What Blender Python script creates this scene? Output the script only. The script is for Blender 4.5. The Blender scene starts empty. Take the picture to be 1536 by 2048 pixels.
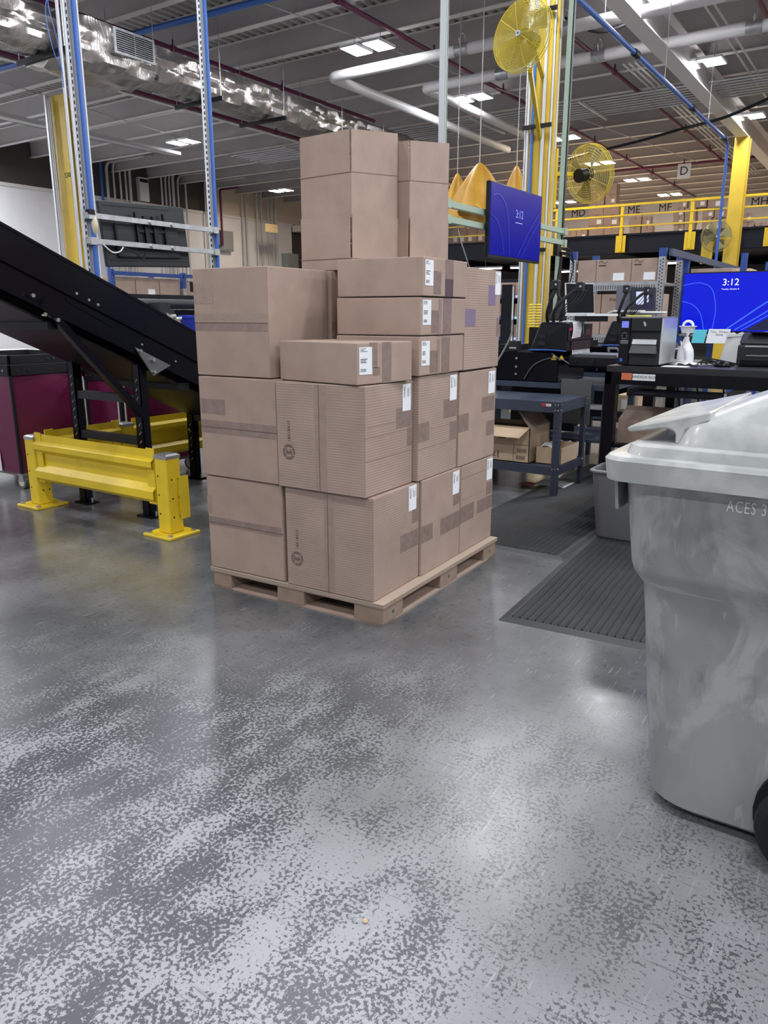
import bpy, bmesh, math, random
from mathutils import Vector, Matrix
random.seed(7)
scene = bpy.context.scene
COL = scene.collection

# ------------------------------------------------------------------ camera, world, exposure
A33 = math.radians(33.7)
cam_d = bpy.data.cameras.new('camera'); cam = bpy.data.objects.new('camera', cam_d); COL.objects.link(cam)
cam.location = (0, 0, 1.343)
cam.rotation_euler = (math.pi / 2 - math.atan2(394, 1530), 0, A33)
cam_d.sensor_fit = 'HORIZONTAL'; cam_d.sensor_width = 36.0; cam_d.lens = 36.0 * 1530 / 1536
cam_d.clip_start = 0.05; cam_d.clip_end = 200
scene.camera = cam
world = bpy.data.worlds.new('world'); scene.world = world; world.use_nodes = True
world.node_tree.nodes['Background'].inputs[0].default_value = (0.55, 0.6, 0.7, 1)
world.node_tree.nodes['Background'].inputs[1].default_value = 0.02
vs = scene.view_settings
vs.view_transform = 'Standard'; vs.look = 'None'; vs.gamma = 1.0; vs.use_curve_mapping = False
vs.exposure = 0.68
LAMP = 82.0         # radiance of the lamp lenses

# ------------------------------------------------------------------ materials
MATS = {}
def mat(name, col=(.5, .5, .5), rough=.5, metal=0.0, col2=None, nscale=5.0, ndetail=4.0, lo=.35, hi=.65,
        bump=0.0, bscale=60.0, emit=None, estr=0.0, stretch=None, wave=None, spec=None, alpha=None, trans=None, coat=0.0):
    if name in MATS: return MATS[name]
    m = bpy.data.materials.new(name); m.use_nodes = True; MATS[name] = m
    nt = m.node_tree; N = nt.nodes; L = nt.links; b = N['Principled BSDF']
    b.inputs['Base Color'].default_value = (*col, 1); b.inputs['Roughness'].default_value = rough
    b.inputs['Metallic'].default_value = metal
    if spec is not None: b.inputs['Specular IOR Level'].default_value = spec
    if coat: b.inputs['Coat Weight'].default_value = coat
    if alpha is not None: b.inputs['Alpha'].default_value = alpha
    if trans: b.inputs['Transmission Weight'].default_value = trans
    if emit: b.inputs['Emission Color'].default_value = (*emit, 1); b.inputs['Emission Strength'].default_value = estr
    tc = N.new('ShaderNodeTexCoord'); vec = tc.outputs['Object']
    if stretch:
        mp = N.new('ShaderNodeMapping'); mp.inputs['Scale'].default_value = stretch
        L.new(vec, mp.inputs['Vector']); vec = mp.outputs[0]
    if col2:
        no = N.new('ShaderNodeTexNoise'); no.inputs['Scale'].default_value = nscale; no.inputs['Detail'].default_value = ndetail
        L.new(vec, no.inputs['Vector'])
        cr = N.new('ShaderNodeValToRGB'); e = cr.color_ramp.elements
        e[0].position = lo; e[0].color = (*col, 1); e[1].position = hi; e[1].color = (*col2, 1)
        L.new(no.outputs['Fac'], cr.inputs[0]); L.new(cr.outputs[0], b.inputs['Base Color'])
    last = None
    if wave:
        wv = N.new('ShaderNodeTexWave'); wv.bands_direction = wave[0]; wv.inputs['Scale'].default_value = wave[1]
        wv.inputs['Distortion'].default_value = .15
        L.new(tc.outputs['Object'], wv.inputs['Vector'])
        bp = N.new('ShaderNodeBump'); bp.inputs['Strength'].default_value = wave[2]; bp.inputs['Distance'].default_value = wave[3]
        L.new(wv.outputs['Fac'], bp.inputs['Height']); last = bp
    if bump:
        n2 = N.new('ShaderNodeTexNoise'); n2.inputs['Scale'].default_value = bscale; n2.inputs['Detail'].default_value = 3
        L.new(vec, n2.inputs['Vector'])
        bp = N.new('ShaderNodeBump'); bp.inputs['Strength'].default_value = bump; bp.inputs['Distance'].default_value = .01
        L.new(n2.outputs['Fac'], bp.inputs['Height'])
        if last: L.new(last.outputs[0], bp.inputs['Normal'])
        last = bp
    if last: L.new(last.outputs[0], b.inputs['Normal'])
    return m

def floor_mat():
    m = bpy.data.materials.new('worn_painted_concrete'); m.use_nodes = True
    nt = m.node_tree; N = nt.nodes; L = nt.links; b = N['Principled BSDF']
    tc = N.new('ShaderNodeTexCoord')
    def noise(scale, detail=3, rough=.55, st=(1, 1, 1), off=(0, 0, 0)):
        mp = N.new('ShaderNodeMapping'); mp.inputs['Scale'].default_value = st; mp.inputs['Location'].default_value = off
        n = N.new('ShaderNodeTexNoise'); n.noise_dimensions = '2D'; n.inputs['Scale'].default_value = scale; n.inputs['Detail'].default_value = detail
        n.inputs['Roughness'].default_value = rough
        L.new(tc.outputs['Object'], mp.inputs['Vector']); L.new(mp.outputs[0], n.inputs['Vector']); return n.outputs['Fac']
    def math_(op, a, c, clamp=False):
        n = N.new('ShaderNodeMath'); n.operation = op; n.use_clamp = clamp
        for i, x in enumerate((a, c)):
            if hasattr(x, 'links') or hasattr(x, 'is_linked'): L.new(x, n.inputs[i])
            else: n.inputs[i].default_value = x
        return n.outputs[0]
    def ramp(x, p0, c0, p1, c1):
        r = N.new('ShaderNodeValToRGB'); e = r.color_ramp.elements
        e[0].position = p0; e[0].color = (*c0, 1); e[1].position = p1; e[1].color = (*c1, 1); L.new(x, r.inputs[0]); return r.outputs[0]
    def mix(f, a, c):
        n = N.new('ShaderNodeMix'); n.data_type = 'RGBA'; L.new(f, n.inputs[0])
        for i, x in ((6, a), (7, c)):
            if hasattr(x, 'is_linked'): L.new(x, n.inputs[i])
            else: n.inputs[i].default_value = (*x, 1)
        return n.outputs[2]
    # where the coating is worn to a speckle: the traffic lane the camera stands in
    dist = N.new('ShaderNodeVectorMath'); dist.operation = 'DISTANCE'; dist.inputs[1].default_value = (-1.2, .55, 0)
    mp = N.new('ShaderNodeMapping'); mp.inputs['Scale'].default_value = (.86, 1.0, 0)
    L.new(tc.outputs['Object'], mp.inputs['Vector']); L.new(mp.outputs[0], dist.inputs[0])
    zone = math_('SUBTRACT', 1.98, dist.outputs['Value'])
    sepx = N.new('ShaderNodeSeparateXYZ'); L.new(tc.outputs['Object'], sepx.inputs[0])
    right = math_('MULTIPLY', math_('ADD', sepx.outputs['X'], 1.25), .22)
    zone = math_('ADD', zone, math_('MULTIPLY', math_('SUBTRACT', noise(1.6, 3, .5), .5), 1.6))
    zone = math_('MULTIPLY', zone, .72, True)
    big = noise(1.7, 2, .5, (1.5, .62, 1), (3, 1, 0))
    mid = noise(8.0, 1.5, .5, (1.3, .7, 1))
    fine = math_('ADD', math_('MULTIPLY', math_('SUBTRACT', noise(94, 3, .62), .5), 2.3), .5)
    thr = math_('ADD', math_('MULTIPLY', math_('SUBTRACT', big, .5), .85), math_('MULTIPLY', math_('SUBTRACT', mid, .5), .95))
    sp = math_('ADD', math_('ADD', fine, right), math_('MULTIPLY', thr, .95))
    speck = ramp(sp, .425, (0, 0, 0), .515, (1, 1, 1))
    spc = mix(speck, (.046, .051, .061), (.305, .31, .325))
    blotch = ramp(noise(1.6, 3, .6, (1, 1, 1), (9, 2, 0)), .3, (.085, .087, .090), .72, (.175, .177, .183))
    fleck = ramp(noise(46, 2, .6, (.55, 1, 1)), .30, (.45, .45, .46), .37, (1, 1, 1))
    mul = N.new('ShaderNodeMix'); mul.data_type = 'RGBA'; mul.blend_type = 'MULTIPLY'; mul.inputs[0].default_value = .5
    L.new(blotch, mul.inputs[6]); L.new(fleck, mul.inputs[7])
    # scratches
    scr = ramp(noise(9, 2, .5, (14, .7, 1), (1, 7, 0)), .70, (0, 0, 0), .74, (1, 1, 1))
    scr2 = ramp(noise(8, 2, .5, (.8, 13, 1), (5, 3, 0)), .69, (0, 0, 0), .74, (1, 1, 1))
    base = mix(zone, mul.outputs[2], spc)
    sc1 = N.new('ShaderNodeMix'); sc1.data_type = 'RGBA'; L.new(math_('MULTIPLY', scr, .30), sc1.inputs[0]); L.new(base, sc1.inputs[6]); sc1.inputs[7].default_value = (.45, .45, .46, 1)
    sc2 = N.new('ShaderNodeMix'); sc2.data_type = 'RGBA'; L.new(math_('MULTIPLY', scr2, .5), sc2.inputs[0]); L.new(sc1.outputs[2], sc2.inputs[6]); sc2.inputs[7].default_value = (.06, .062, .07, 1)
    L.new(sc2.outputs[2], b.inputs['Base Color'])
    rr = math_('ADD', math_('MULTIPLY', math_('SUBTRACT', noise(3.5, 2, .6), .5), .12), .185)
    rr = math_('ADD', rr, math_('MULTIPLY', zone, .17))
    L.new(rr, b.inputs['Roughness'])
    b.inputs['Specular IOR Level'].default_value = .95
    bp = N.new('ShaderNodeBump'); bp.inputs['Strength'].default_value = .14; bp.inputs['Distance'].default_value = .003
    L.new(math_('ADD', math_('MULTIPLY', speck, .5), math_('MULTIPLY', noise(150, 2), .8)), bp.inputs['Height']); L.new(bp.outputs[0], b.inputs['Normal'])
    return m

def screen_mat(name, k):
    return mat(name, (.0, .0, .01), .22, emit=(.006, .018, .95), estr=k, spec=.2)

cardboard = mat('cardboard', (.335, .242, .196), .78, col2=(.385, .282, .226), nscale=7, bump=.05, bscale=220)
cardribbed = mat('ribbed_cardboard', (.33, .24, .195), .75, col2=(.375, .276, .225), nscale=6, wave=('Z', 27.0, .2, .003), bump=.03, bscale=200)
cardpale = mat('pale_cardboard', (.52, .38, .25), .8, col2=(.56, .42, .29), nscale=9)
carddark = mat('cardboard_edge', (.14, .095, .075), .85)
cardcut = mat('cardboard_cut_edge', (.42, .33, .26), .9)
tape_m = mat('brown_packing_tape', (.235, .168, .145), .25, col2=(.275, .2, .172), nscale=30, bump=.12, bscale=90)
tapeclear = mat('clear_packing_tape', (.34, .25, .205), .16, col2=(.30, .22, .18), nscale=25, bump=.15, bscale=60)
tapeviolet = mat('violet_packing_tape', (.25, .19, .24), .25)
paper = mat('white_paper', (.80, .81, .84), .6)
ink = mat('black_ink', (.03, .03, .035), .6)
inkbrown = mat('brown_ink', (.045, .03, .025), .7)
green_dot = mat('green_sticker', (.03, .14, .045), .6)
yellow = mat('safety_yellow_paint', (.80, .57, .018), .38, col2=(.70, .49, .015), nscale=5, lo=.45, hi=.75)
yellow2 = mat('column_yellow_paint', (.66, .45, .04), .45, col2=(.58, .39, .035), nscale=3)
steel = mat('galvanised_steel', (.55, .56, .58), .38, .9, col2=(.42, .43, .45), nscale=14)
chrome = mat('bright_metal', (.75, .76, .78), .22, 1.0)
alu = mat('white_strut', (.62, .63, .66), .4, .35)
bluepaint = mat('blue_pipe_paint', (.035, .13, .48), .35)
bluerack = mat('blue_rack_paint', (.02, .06, .25), .4)
greenstrut = mat('green_strut_paint', (.33, .42, .33), .45)
blackpaint = mat('black_gloss_paint', (.0018, .002, .0055), .26, spec=.22)
blacksatin = mat('black_satin', (.006, .0065, .010), .40, spec=.3)
blackrub = mat('black_rubber', (.008, .008, .010), .6, spec=.3)
darkplastic = mat('dark_grey_plastic', (.020, .022, .028), .42, spec=.35)
navyblack = mat('navy_black_beam', (.005, .0065, .016), .5, spec=.3)
slate = mat('slate_blue_steel', (.040, .052, .082), .40, col2=(.033, .043, .068), nscale=6)
maroon = mat('maroon_vinyl', (.115, .006, .045), .38, bump=.25, bscale=7)
white = mat('white_wall_paint', (.87, .86, .90), .7, col2=(.83, .82, .86), nscale=2)
browngrey = mat('dark_taupe_paint', (.075, .065, .062), .8)
ceilpaint = mat('off_white_ceiling_paint', (.50, .47, .46), .65, col2=(.455, .43, .425), nscale=1.2)
deckpaint = mat('ceiling_deck_paint', (.44, .42, .415), .6)
pale_lit_paint = mat('pale_lit_flange_paint', (.78, .74, .72), .55)  # same paint as the webs, paled where flanges catch light; also pale trim
pipewhite = mat('white_pipe_jacket', (.66, .645, .65), .5)
conduit = mat('conduit_grey', (.55, .55, .56), .45, .2)
purple = mat('maroon_sprinkler_pipe', (.12, .008, .055), .4)
foil = mat('foil_insulation', (.56, .525, .505), .34, .9, col2=(.40, .375, .365), nscale=3, bump=1.0, bscale=9, stretch=(.9, 3.6, .9))
mattgrey = mat('grey_rubber_mat', (.030, .031, .033), .55, col2=(.036, .037, .039), nscale=8)
binplastic = None
basket_m = mat('grey_wastebasket_plastic', (.15, .153, .17), .45)
greybox = mat('grey_electrical_box', (.28, .31, .32), .5)
cream = mat('cream_label', (.6, .6, .58), .6)
cyan_paper = mat('cyan_sticky_note', (.10, .55, .68), .7)
orange_lab = mat('orange_sticker', (.62, .16, .07), .6)
redlab = mat('red_sticker', (.5, .02, .06), .5)
violetpanel = mat('plum_black_panel', (.030, .014, .020), .35)
lens_cool = mat('lamp_lens_cool', (.9, .9, .9), .5, emit=(.93, .96, 1.0), estr=LAMP)
lens_warm = mat('lamp_lens_warm', (.9, .9, .9), .5, emit=(1.0, .82, .62), estr=LAMP)
tube_warm = mat('tube_lamp_warm', (.9, .9, .9), .5, emit=(1.0, .9, .72), estr=9)
screen_blue = screen_mat('blue_screen', .46)
screen_deep = screen_mat('blue_screen_dim', .19)
ribbon = mat('screen_ribbon', (0, 0, .02), .3, emit=(.05, .16, 1.0), estr=.6)
ribbon_dim = mat('screen_ribbon_dim', (0, 0, .02), .3, emit=(.05, .09, .75), estr=.28)
screen_dark = mat('screen_dark_corner', (0, 0, .01), .3, emit=(.02, .025, .12), estr=.2)
glyph = mat('screen_white_text', (.1, .1, .1), .4, emit=(.9, .85, 1.0), estr=.75)
glyph_dim = mat('screen_dim_text', (.1, .1, .1), .4, emit=(.25, .3, .85), estr=.5)
lcd = mat('printer_display', (.1, .1, .2), .3, emit=(.16, .2, .85), estr=.5)
tarp_m = mat('yellow_tarp', (.62, .33, .03), .42, col2=(.5, .26, .02), nscale=4)
drawn_grey = mat('grey_machine_panel', (.09, .09, .092), .5)
whiteplastic = mat('white_plastic', (.72, .73, .75), .35)
clearplastic = mat('clear_plastic', (.8, .82, .85), .15, trans=.75)
brownbag = mat('white_bag_paper', (.62, .62, .62), .8)
bluetote = mat('blue_tote_plastic', (.01, .03, .42), .4)

def bin_mat():
    m = bpy.data.materials.new('scuffed_grey_cart_plastic'); m.use_nodes = True
    nt = m.node_tree; N = nt.nodes; L = nt.links; b = N['Principled BSDF']
    tc = N.new('ShaderNodeTexCoord')
    def nz(scale, st, det=4, off=(0, 0, 0), rough=.6):
        mp = N.new('ShaderNodeMapping'); mp.inputs['Scale'].default_value = st; mp.inputs['Location'].default_value = off
        n = N.new('ShaderNodeTexNoise'); n.inputs['Scale'].default_value = scale; n.inputs['Detail'].default_value = det
        n.inputs['Roughness'].default_value = rough; n.inputs['Distortion'].default_value = .8
        L.new(tc.outputs['Object'], mp.inputs['Vector']); L.new(mp.outputs[0], n.inputs['Vector']); return n.outputs['Fac']
    def ramp(x, stops):
        r = N.new('ShaderNodeValToRGB'); e = r.color_ramp.elements
        while len(e) < len(stops): e.new(.5)
        for k, (p, c) in enumerate(stops): e[k].position = p; e[k].color = (*c, 1)
        L.new(x, r.inputs[0]); return r.outputs[0]
    def mixc(f, a, c, fac=1.0, mode='MIX'):
        n = N.new('ShaderNodeMix'); n.data_type = 'RGBA'; n.blend_type = mode
        mm = N.new('ShaderNodeMath'); mm.operation = 'MULTIPLY'; mm.inputs[1].default_value = fac; L.new(f, mm.inputs[0]); L.new(mm.outputs[0], n.inputs[0])
        for i, x in ((6, a), (7, c)):
            if hasattr(x, 'is_linked'): L.new(x, n.inputs[i])
            else: n.inputs[i].default_value = (*x, 1)
        return n.outputs[2]
    base = ramp(nz(2.2, (1, 1, .8)), [(.3, (.215, .218, .216)), (.5, (.275, .28, .277)), (.72, (.325, .33, .327))])
    scuff = ramp(nz(5.5, (1, 1, .55), 6, (2, 0, 1)), [(.49, (0, 0, 0)), (.56, (1, 1, 1))])
    dark = ramp(nz(4.2, (1, 1, .7), 6, (7, 1, 3)), [(.52, (0, 0, 0)), (.64, (1, 1, 1))])
    scr = ramp(nz(5, (9, 9, .8), 2, (1, 4, 2), .5), [(.69, (0, 0, 0)), (.73, (1, 1, 1))])
    scr2 = ramp(nz(5, (.9, .9, 11), 2, (3, 1, 2), .5), [(.70, (0, 0, 0)), (.74, (1, 1, 1))])
    c = mixc(scuff, base, (.40, .41, .405), .6); c = mixc(dark, c, (.115, .118, .118), .6)
    c = mixc(scr, c, (.46, .46, .45), .4); c = mixc(scr2, c, (.46, .46, .45), .35)
    L.new(c, b.inputs['Base Color']); b.inputs['Roughness'].default_value = .42
    return m
binplastic = bin_mat()

ORD = ['first', 'second', 'third', 'fourth', 'fifth', 'sixth', 'seventh', 'eighth', 'ninth', 'tenth', 'eleventh', 'twelfth', 'thirteenth', 'fourteenth', 'fifteenth', 'sixteenth', 'seventeenth', 'eighteenth', 'nineteenth', 'twentieth', 'twenty-first']
# ------------------------------------------------------------------ mesh helpers
ORG = {}
class MB:
    def __init__(s): s.v = []; s.f = []
    def add(s, vs, fs):
        o = len(s.v); s.v += [tuple(v) for v in vs]; s.f += [tuple(i + o for i in f) for f in fs]; return s
    def hexa(s, p):      # 8 points: bottom 4 ccw, top 4 ccw
        return s.add(p, [(3, 2, 1, 0), (4, 5, 6, 7), (0, 1, 5, 4), (1, 2, 6, 5), (2, 3, 7, 6), (3, 0, 4, 7)])
    def box(s, x0, x1, y0, y1, z0, z1):
        x0, x1 = sorted((x0, x1)); y0, y1 = sorted((y0, y1)); z0, z1 = sorted((z0, z1))
        return s.hexa([(x0, y0, z0), (x1, y0, z0), (x1, y1, z0), (x0, y1, z0), (x0, y0, z1), (x1, y0, z1), (x1, y1, z1), (x0, y1, z1)])
    def bar(s, p0, p1, w, h, up=(0, 0, 1)):      # rectangular bar between two points
        p0 = Vector(p0); p1 = Vector(p1); d = (p1 - p0).normalized(); up = Vector(up)
        if abs(d.dot(up)) > .98: up = Vector((1, 0, 0))
        a = d.cross(up).normalized(); b = a.cross(d).normalized(); a *= w / 2; b *= h / 2
        return s.hexa([p0 - a - b, p0 + a - b, p1 + a - b, p1 - a - b, p0 - a + b, p0 + a + b, p1 + a + b, p1 - a + b])
    def cyl(s, p0, p1, r, n=10, r1=None, cap=True):
        p0 = Vector(p0); p1 = Vector(p1); d = (p1 - p0).normalized(); r1 = r if r1 is None else r1
        up = Vector((0, 0, 1)) if abs(d.z) < .9 else Vector((1, 0, 0))
        a = d.cross(up).normalized(); b = d.cross(a).normalized()
        vs = []
        for p, rr in ((p0, r), (p1, r1)):
            for i in range(n):
                t = 2 * math.pi * i / n; vs.append(p + a * rr * math.cos(t) + b * rr * math.sin(t))
        fs = [(i, (i + 1) % n, n + (i + 1) % n, n + i) for i in range(n)]
        if cap: fs += [tuple(range(n - 1, -1, -1)), tuple(range(n, 2 * n))]
        return s.add(vs, fs)
    def tube(s, pts, r, n=8):
        pts = [Vector(p) for p in pts]; vs = []; fs = []; ref = None
        for k, p in enumerate(pts):
            d = (pts[min(k + 1, len(pts) - 1)] - pts[max(k - 1, 0)]).normalized()
            if ref is None:
                up = Vector((0, 0, 1)) if abs(d.z) < .9 else Vector((1, 0, 0)); ref = d.cross(up).normalized()
            a = (ref - d * ref.dot(d)).normalized(); ref = a; b = d.cross(a)
            rr = r[k] if isinstance(r, (list, tuple)) else r
            for i in range(n):
                t = 2 * math.pi * i / n; vs.append(p + a * rr * math.cos(t) + b * rr * math.sin(t))
        m = len(pts)
        for k in range(m - 1):
            for i in range(n): fs.append((k * n + i, k * n + (i + 1) % n, (k + 1) * n + (i + 1) % n, (k + 1) * n + i))
        fs += [tuple(range(n - 1, -1, -1)), tuple(range((m - 1) * n, m * n))]
        return s.add(vs, fs)
    def prism(s, poly, axis, lo, hi):    # poly (a,b): axis x -> (y,z); y -> (x,z); z -> (x,y)
        def P(a, b, c): return {'x': (c, a, b), 'y': (a, c, b), 'z': (a, b, c)}[axis]
        n = len(poly); vs = [P(a, b, lo) for a, b in poly] + [P(a, b, hi) for a, b in poly]
        fs = [tuple(range(n - 1, -1, -1)), tuple(range(n, 2 * n))] + [(i, (i + 1) % n, n + (i + 1) % n, n + i) for i in range(n)]
        return s.add(vs, fs)
    def lathe(s, prof, c=(0, 0, 0), n=20, axis='z'):
        vs = []; fs = []
        for r, h in prof:
            for i in range(n):
                t = 2 * math.pi * i / n; x, y = r * math.cos(t), r * math.sin(t)
                q = {'z': (x, y, h), 'x': (h, x, y), 'y': (x, h, y)}[axis]
                vs.append((c[0] + q[0], c[1] + q[1], c[2] + q[2]))
        for k in range(len(prof) - 1):
            for i in range(n): fs.append((k * n + i, k * n + (i + 1) % n, (k + 1) * n + (i + 1) % n, (k + 1) * n + i))
        fs += [tuple(range(n - 1, -1, -1)), tuple(range((len(prof) - 1) * n, len(prof) * n))]
        return s.add(vs, fs)
    def loft(s, rings, cap=True):
        n = len(rings[0]); vs = [p for r in rings for p in r]; fs = []
        for k in range(len(rings) - 1):
            for i in range(n): fs.append((k * n + i, k * n + (i + 1) % n, (k + 1) * n + (i + 1) % n, (k + 1) * n + i))
        if cap: fs += [tuple(range(n - 1, -1, -1)), tuple(range((len(rings) - 1) * n, len(rings) * n))]
        return s.add(vs, fs)
    def torus(s, c, R, r, axis='z', n=24, m=6):
        vs = []; fs = []
        for i in range(n):
            t = 2 * math.pi * i / n
            for j in range(m):
                u = 2 * math.pi * j / m; q = R + r * math.cos(u); x, y, z = q * math.cos(t), q * math.sin(t), r * math.sin(u)
                w = {'z': (x, y, z), 'x': (z, x, y), 'y': (x, z, y)}[axis]
                vs.append((c[0] + w[0], c[1] + w[1], c[2] + w[2]))
        for i in range(n):
            for j in range(m): fs.append((i * m + j, ((i + 1) % n) * m + j, ((i + 1) % n) * m + (j + 1) % m, i * m + (j + 1) % m))
        return s.add(vs, fs)
    def grid(s, fn, nu, nv):
        vs = [fn(i / nu, j / nv) for i in range(nu + 1) for j in range(nv + 1)]
        fs = [(i * (nv + 1) + j, (i + 1) * (nv + 1) + j, (i + 1) * (nv + 1) + j + 1, i * (nv + 1) + j + 1) for i in range(nu) for j in range(nv)]
        return s.add(vs, fs)
    def xf(s, M):
        s.v = [tuple(M @ Vector(v)) for v in s.v]; return s
    def build(s, name, m, parent=None, bevel=0, smooth=False, solid=0, label=None, cat=None, group=None, kind=None, loc=None, seg=1):
        me = bpy.data.meshes.new(name)
        if parent is not None: org = ORG[parent]
        elif loc is not None: org = Vector(loc)
        else:
            xs = [v[0] for v in s.v]; ys = [v[1] for v in s.v]; zs = [v[2] for v in s.v]
            org = Vector(((min(xs) + max(xs)) / 2, (min(ys) + max(ys)) / 2, min(zs)))
        me.from_pydata([(v[0] - org[0], v[1] - org[1], v[2] - org[2]) for v in s.v], [], s.f)
        bm = bmesh.new(); bm.from_mesh(me)
        if solid:
            bmesh.ops.recalc_face_normals(bm, faces=bm.faces)
            bmesh.ops.solidify(bm, geom=list(bm.faces), thickness=solid)
        bmesh.ops.recalc_face_normals(bm, faces=bm.faces)
        if bevel:
            es = [e for e in bm.edges if len(e.link_faces) == 2 and e.calc_face_angle(0) > .5]
            bmesh.ops.bevel(bm, geom=es, offset=bevel, segments=seg, affect='EDGES', profile=.6)
        bm.to_mesh(me); bm.free()
        me.materials.append(m if not isinstance(m, str) else MATS[m])
        if smooth:
            me.shade_smooth()
            me.set_sharp_from_angle(angle=math.radians(35))
        o = bpy.data.objects.new(name, me); COL.objects.link(o)
        if parent is not None: o.parent = parent
        else: o.location = org
        ORG[o] = org
        tag(o, label, cat, group, kind)
        return o
def tag(o, label=None, cat=None, group=None, kind=None):
    if label: o['label'] = label
    if cat: o['category'] = cat
    if group: o['group'] = group
    if kind: o['kind'] = kind
    return o
def thing(name, label, cat, loc=(0, 0, 0), group=None, rotz=0.0, kind=None):
    o = bpy.data.objects.new(name, None); COL.objects.link(o); o.location = loc; o.rotation_euler = (0, 0, rotz)
    o.empty_display_size = .1
    ORG[o] = Vector(loc) if not rotz else Vector((0, 0, 0))
    return tag(o, label, cat, group, kind)
def copy_tree(o, parent=None):
    c = o.copy(); COL.objects.link(c); c.parent = parent
    for ch in list(o.children): copy_tree(ch, c)
    return c
def place(o, loc, rotz=0.0, label=None, group=None):
    o.location = loc; o.rotation_euler = (0, 0, rotz)
    if label: o['label'] = label
    if group: o['group'] = group
    return o
def text(name, s, size, origin, right, up, m, parent, thick=.0006, align='CENTER', space=1.0, xs=1.0):
    cu = bpy.data.curves.new(name, 'FONT'); cu.body = s; cu.size = size; cu.align_x = align; cu.align_y = 'CENTER'; cu.extrude = thick; cu.space_character = space
    cu.resolution_u = 3
    cu.offset = 0
    t = bpy.data.objects.new(name, cu); COL.objects.link(t)
    dg = bpy.context.evaluated_depsgraph_get(); me = bpy.data.meshes.new_from_object(t.evaluated_get(dg)); bpy.data.objects.remove(t)
    r = Vector(right).normalized(); u = Vector(up).normalized(); n = r.cross(u); org = Vector(origin) - ORG[parent]
    r = r * xs
    M = Matrix(((r.x, u.x, n.x, org.x), (r.y, u.y, n.y, org.y), (r.z, u.z, n.z, org.z), (0, 0, 0, 1)))
    me.transform(M); me.materials.clear(); me.materials.append(m)
    o = bpy.data.objects.new(name, me); COL.objects.link(o); o.parent = parent; ORG[o] = ORG[parent]
    return o
def B(x0, x1, y0, y1, z0, z1): return MB().box(x0, x1, y0, y1, z0, z1)
def bend(p0, p1, p2, r, n=5):       # rounded corner path p0 -> p1 -> p2
    p0, p1, p2 = Vector(p0), Vector(p1), Vector(p2); a = (p0 - p1).normalized() * r + p1; b = (p2 - p1).normalized() * r + p1
    out = [p0]
    for k in range(n + 1):
        t = k / n; out.append(a.lerp(p1, t).lerp(p1.lerp(b, t), t))
    return out + [p2]
def smooth_path(pts, n=6):
    P = [Vector(p) for p in pts]; out = []
    for i in range(len(P) - 1):
        a, b, c, d = P[max(i - 1, 0)], P[i], P[i + 1], P[min(i + 2, len(P) - 1)]
        for k in range(n):
            t = k / n
            out.append(.5 * ((2 * b) + (c - a) * t + (2 * a - 5 * b + 4 * c - d) * t * t + (-a + 3 * b - 3 * c + d) * t ** 3))
    return out + [P[-1]]
def rrect(x0, x1, y0, y1, r, z, n=4):
    out = []
    for cx, cy, a0 in ((x1 - r, y1 - r, 0), (x0 + r, y1 - r, 90), (x0 + r, y0 + r, 180), (x1 - r, y0 + r, 270)):
        for k in range(n + 1):
            a = math.radians(a0 + 90 * k / n); out.append((cx + r * math.cos(a), cy + r * math.sin(a), z))
    return out
# ------------------------------------------------------------------ the hall
ZD = 7.1
o = MB().add([(-27, -10, 0), (16, -10, 0), (16, 41, 0), (-27, 41, 0)], [(0, 1, 2, 3)]).build('floor', floor_mat(), kind='structure', loc=(0, 0, 0))
# slab joint lines, sawn into the concrete
mb = MB()
per = .22; n = int(43 / per); prof = []
for k in range(n):
    x = -27 + k * per
    prof += [(x, ZD + .05), (x + .07, ZD + .05), (x + .10, ZD), (x + .19, ZD)]
vs_ = []; fs_ = []
for x, z in prof: vs_ += [(x, -10, z), (x, 41, z)]
for k in range(len(prof) - 1): fs_.append((2 * k, 2 * k + 2, 2 * k + 3, 2 * k + 1))
ceil = MB().add(vs_, fs_).build('ceiling', deckpaint, kind='structure', loc=(0, 0, ZD))
B(-27, 16, -10, 41, ZD + .055, ZD + .09).build('roof_slab', deckpaint, ceil)
y = 12.15
ys = [12.15 + 1.65 * k for k in range(-13, 18)]
tpl = None
for yy in ys:
    if tpl is None:
        tpl = MB().prism([(-.006, .10), (-.006, .5), (.006, .5), (.006, .10)], 'x', -27, 16)
        tpl.v = [(x, y, z) for x, y, z in tpl.v]
        web = MB().box(-27, 16, -.006, .006, .012, .49).build('joist_web', ceilpaint, loc=(0, 0, 0))
        fl = MB().box(-27, 16, -.075, .075, 0, .014).box(-27, 16, -.075, .075, .488, .5).build('joist_flange', pale_lit_paint, loc=(0, 0, 0))
        wm, fm = web.data, fl.data; bpy.data.objects.remove(web); bpy.data.objects.remove(fl); tpl = 1
    w = bpy.data.objects.new('roof_joist', wm); COL.objects.link(w); w.parent = ceil; w.location = (0, yy, 6.6 - ZD)
    f = bpy.data.objects.new('joist_flange', fm); COL.objects.link(f); f.parent = w
for gx, zb, hw in ((-16.2, 6.42, .05), (-4.45, 6.0, .155), (7.6, 6.0, .155)):
    g = B(gx - .01, gx + .01, -10, 41, zb + .02, 6.55).build('girder', ceilpaint, ceil)
    for za in (zb, 6.55): B(gx - hw, gx + hw, -10, 41, za, za + .025).build('girder_flange', pale_lit_paint, g)
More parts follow.
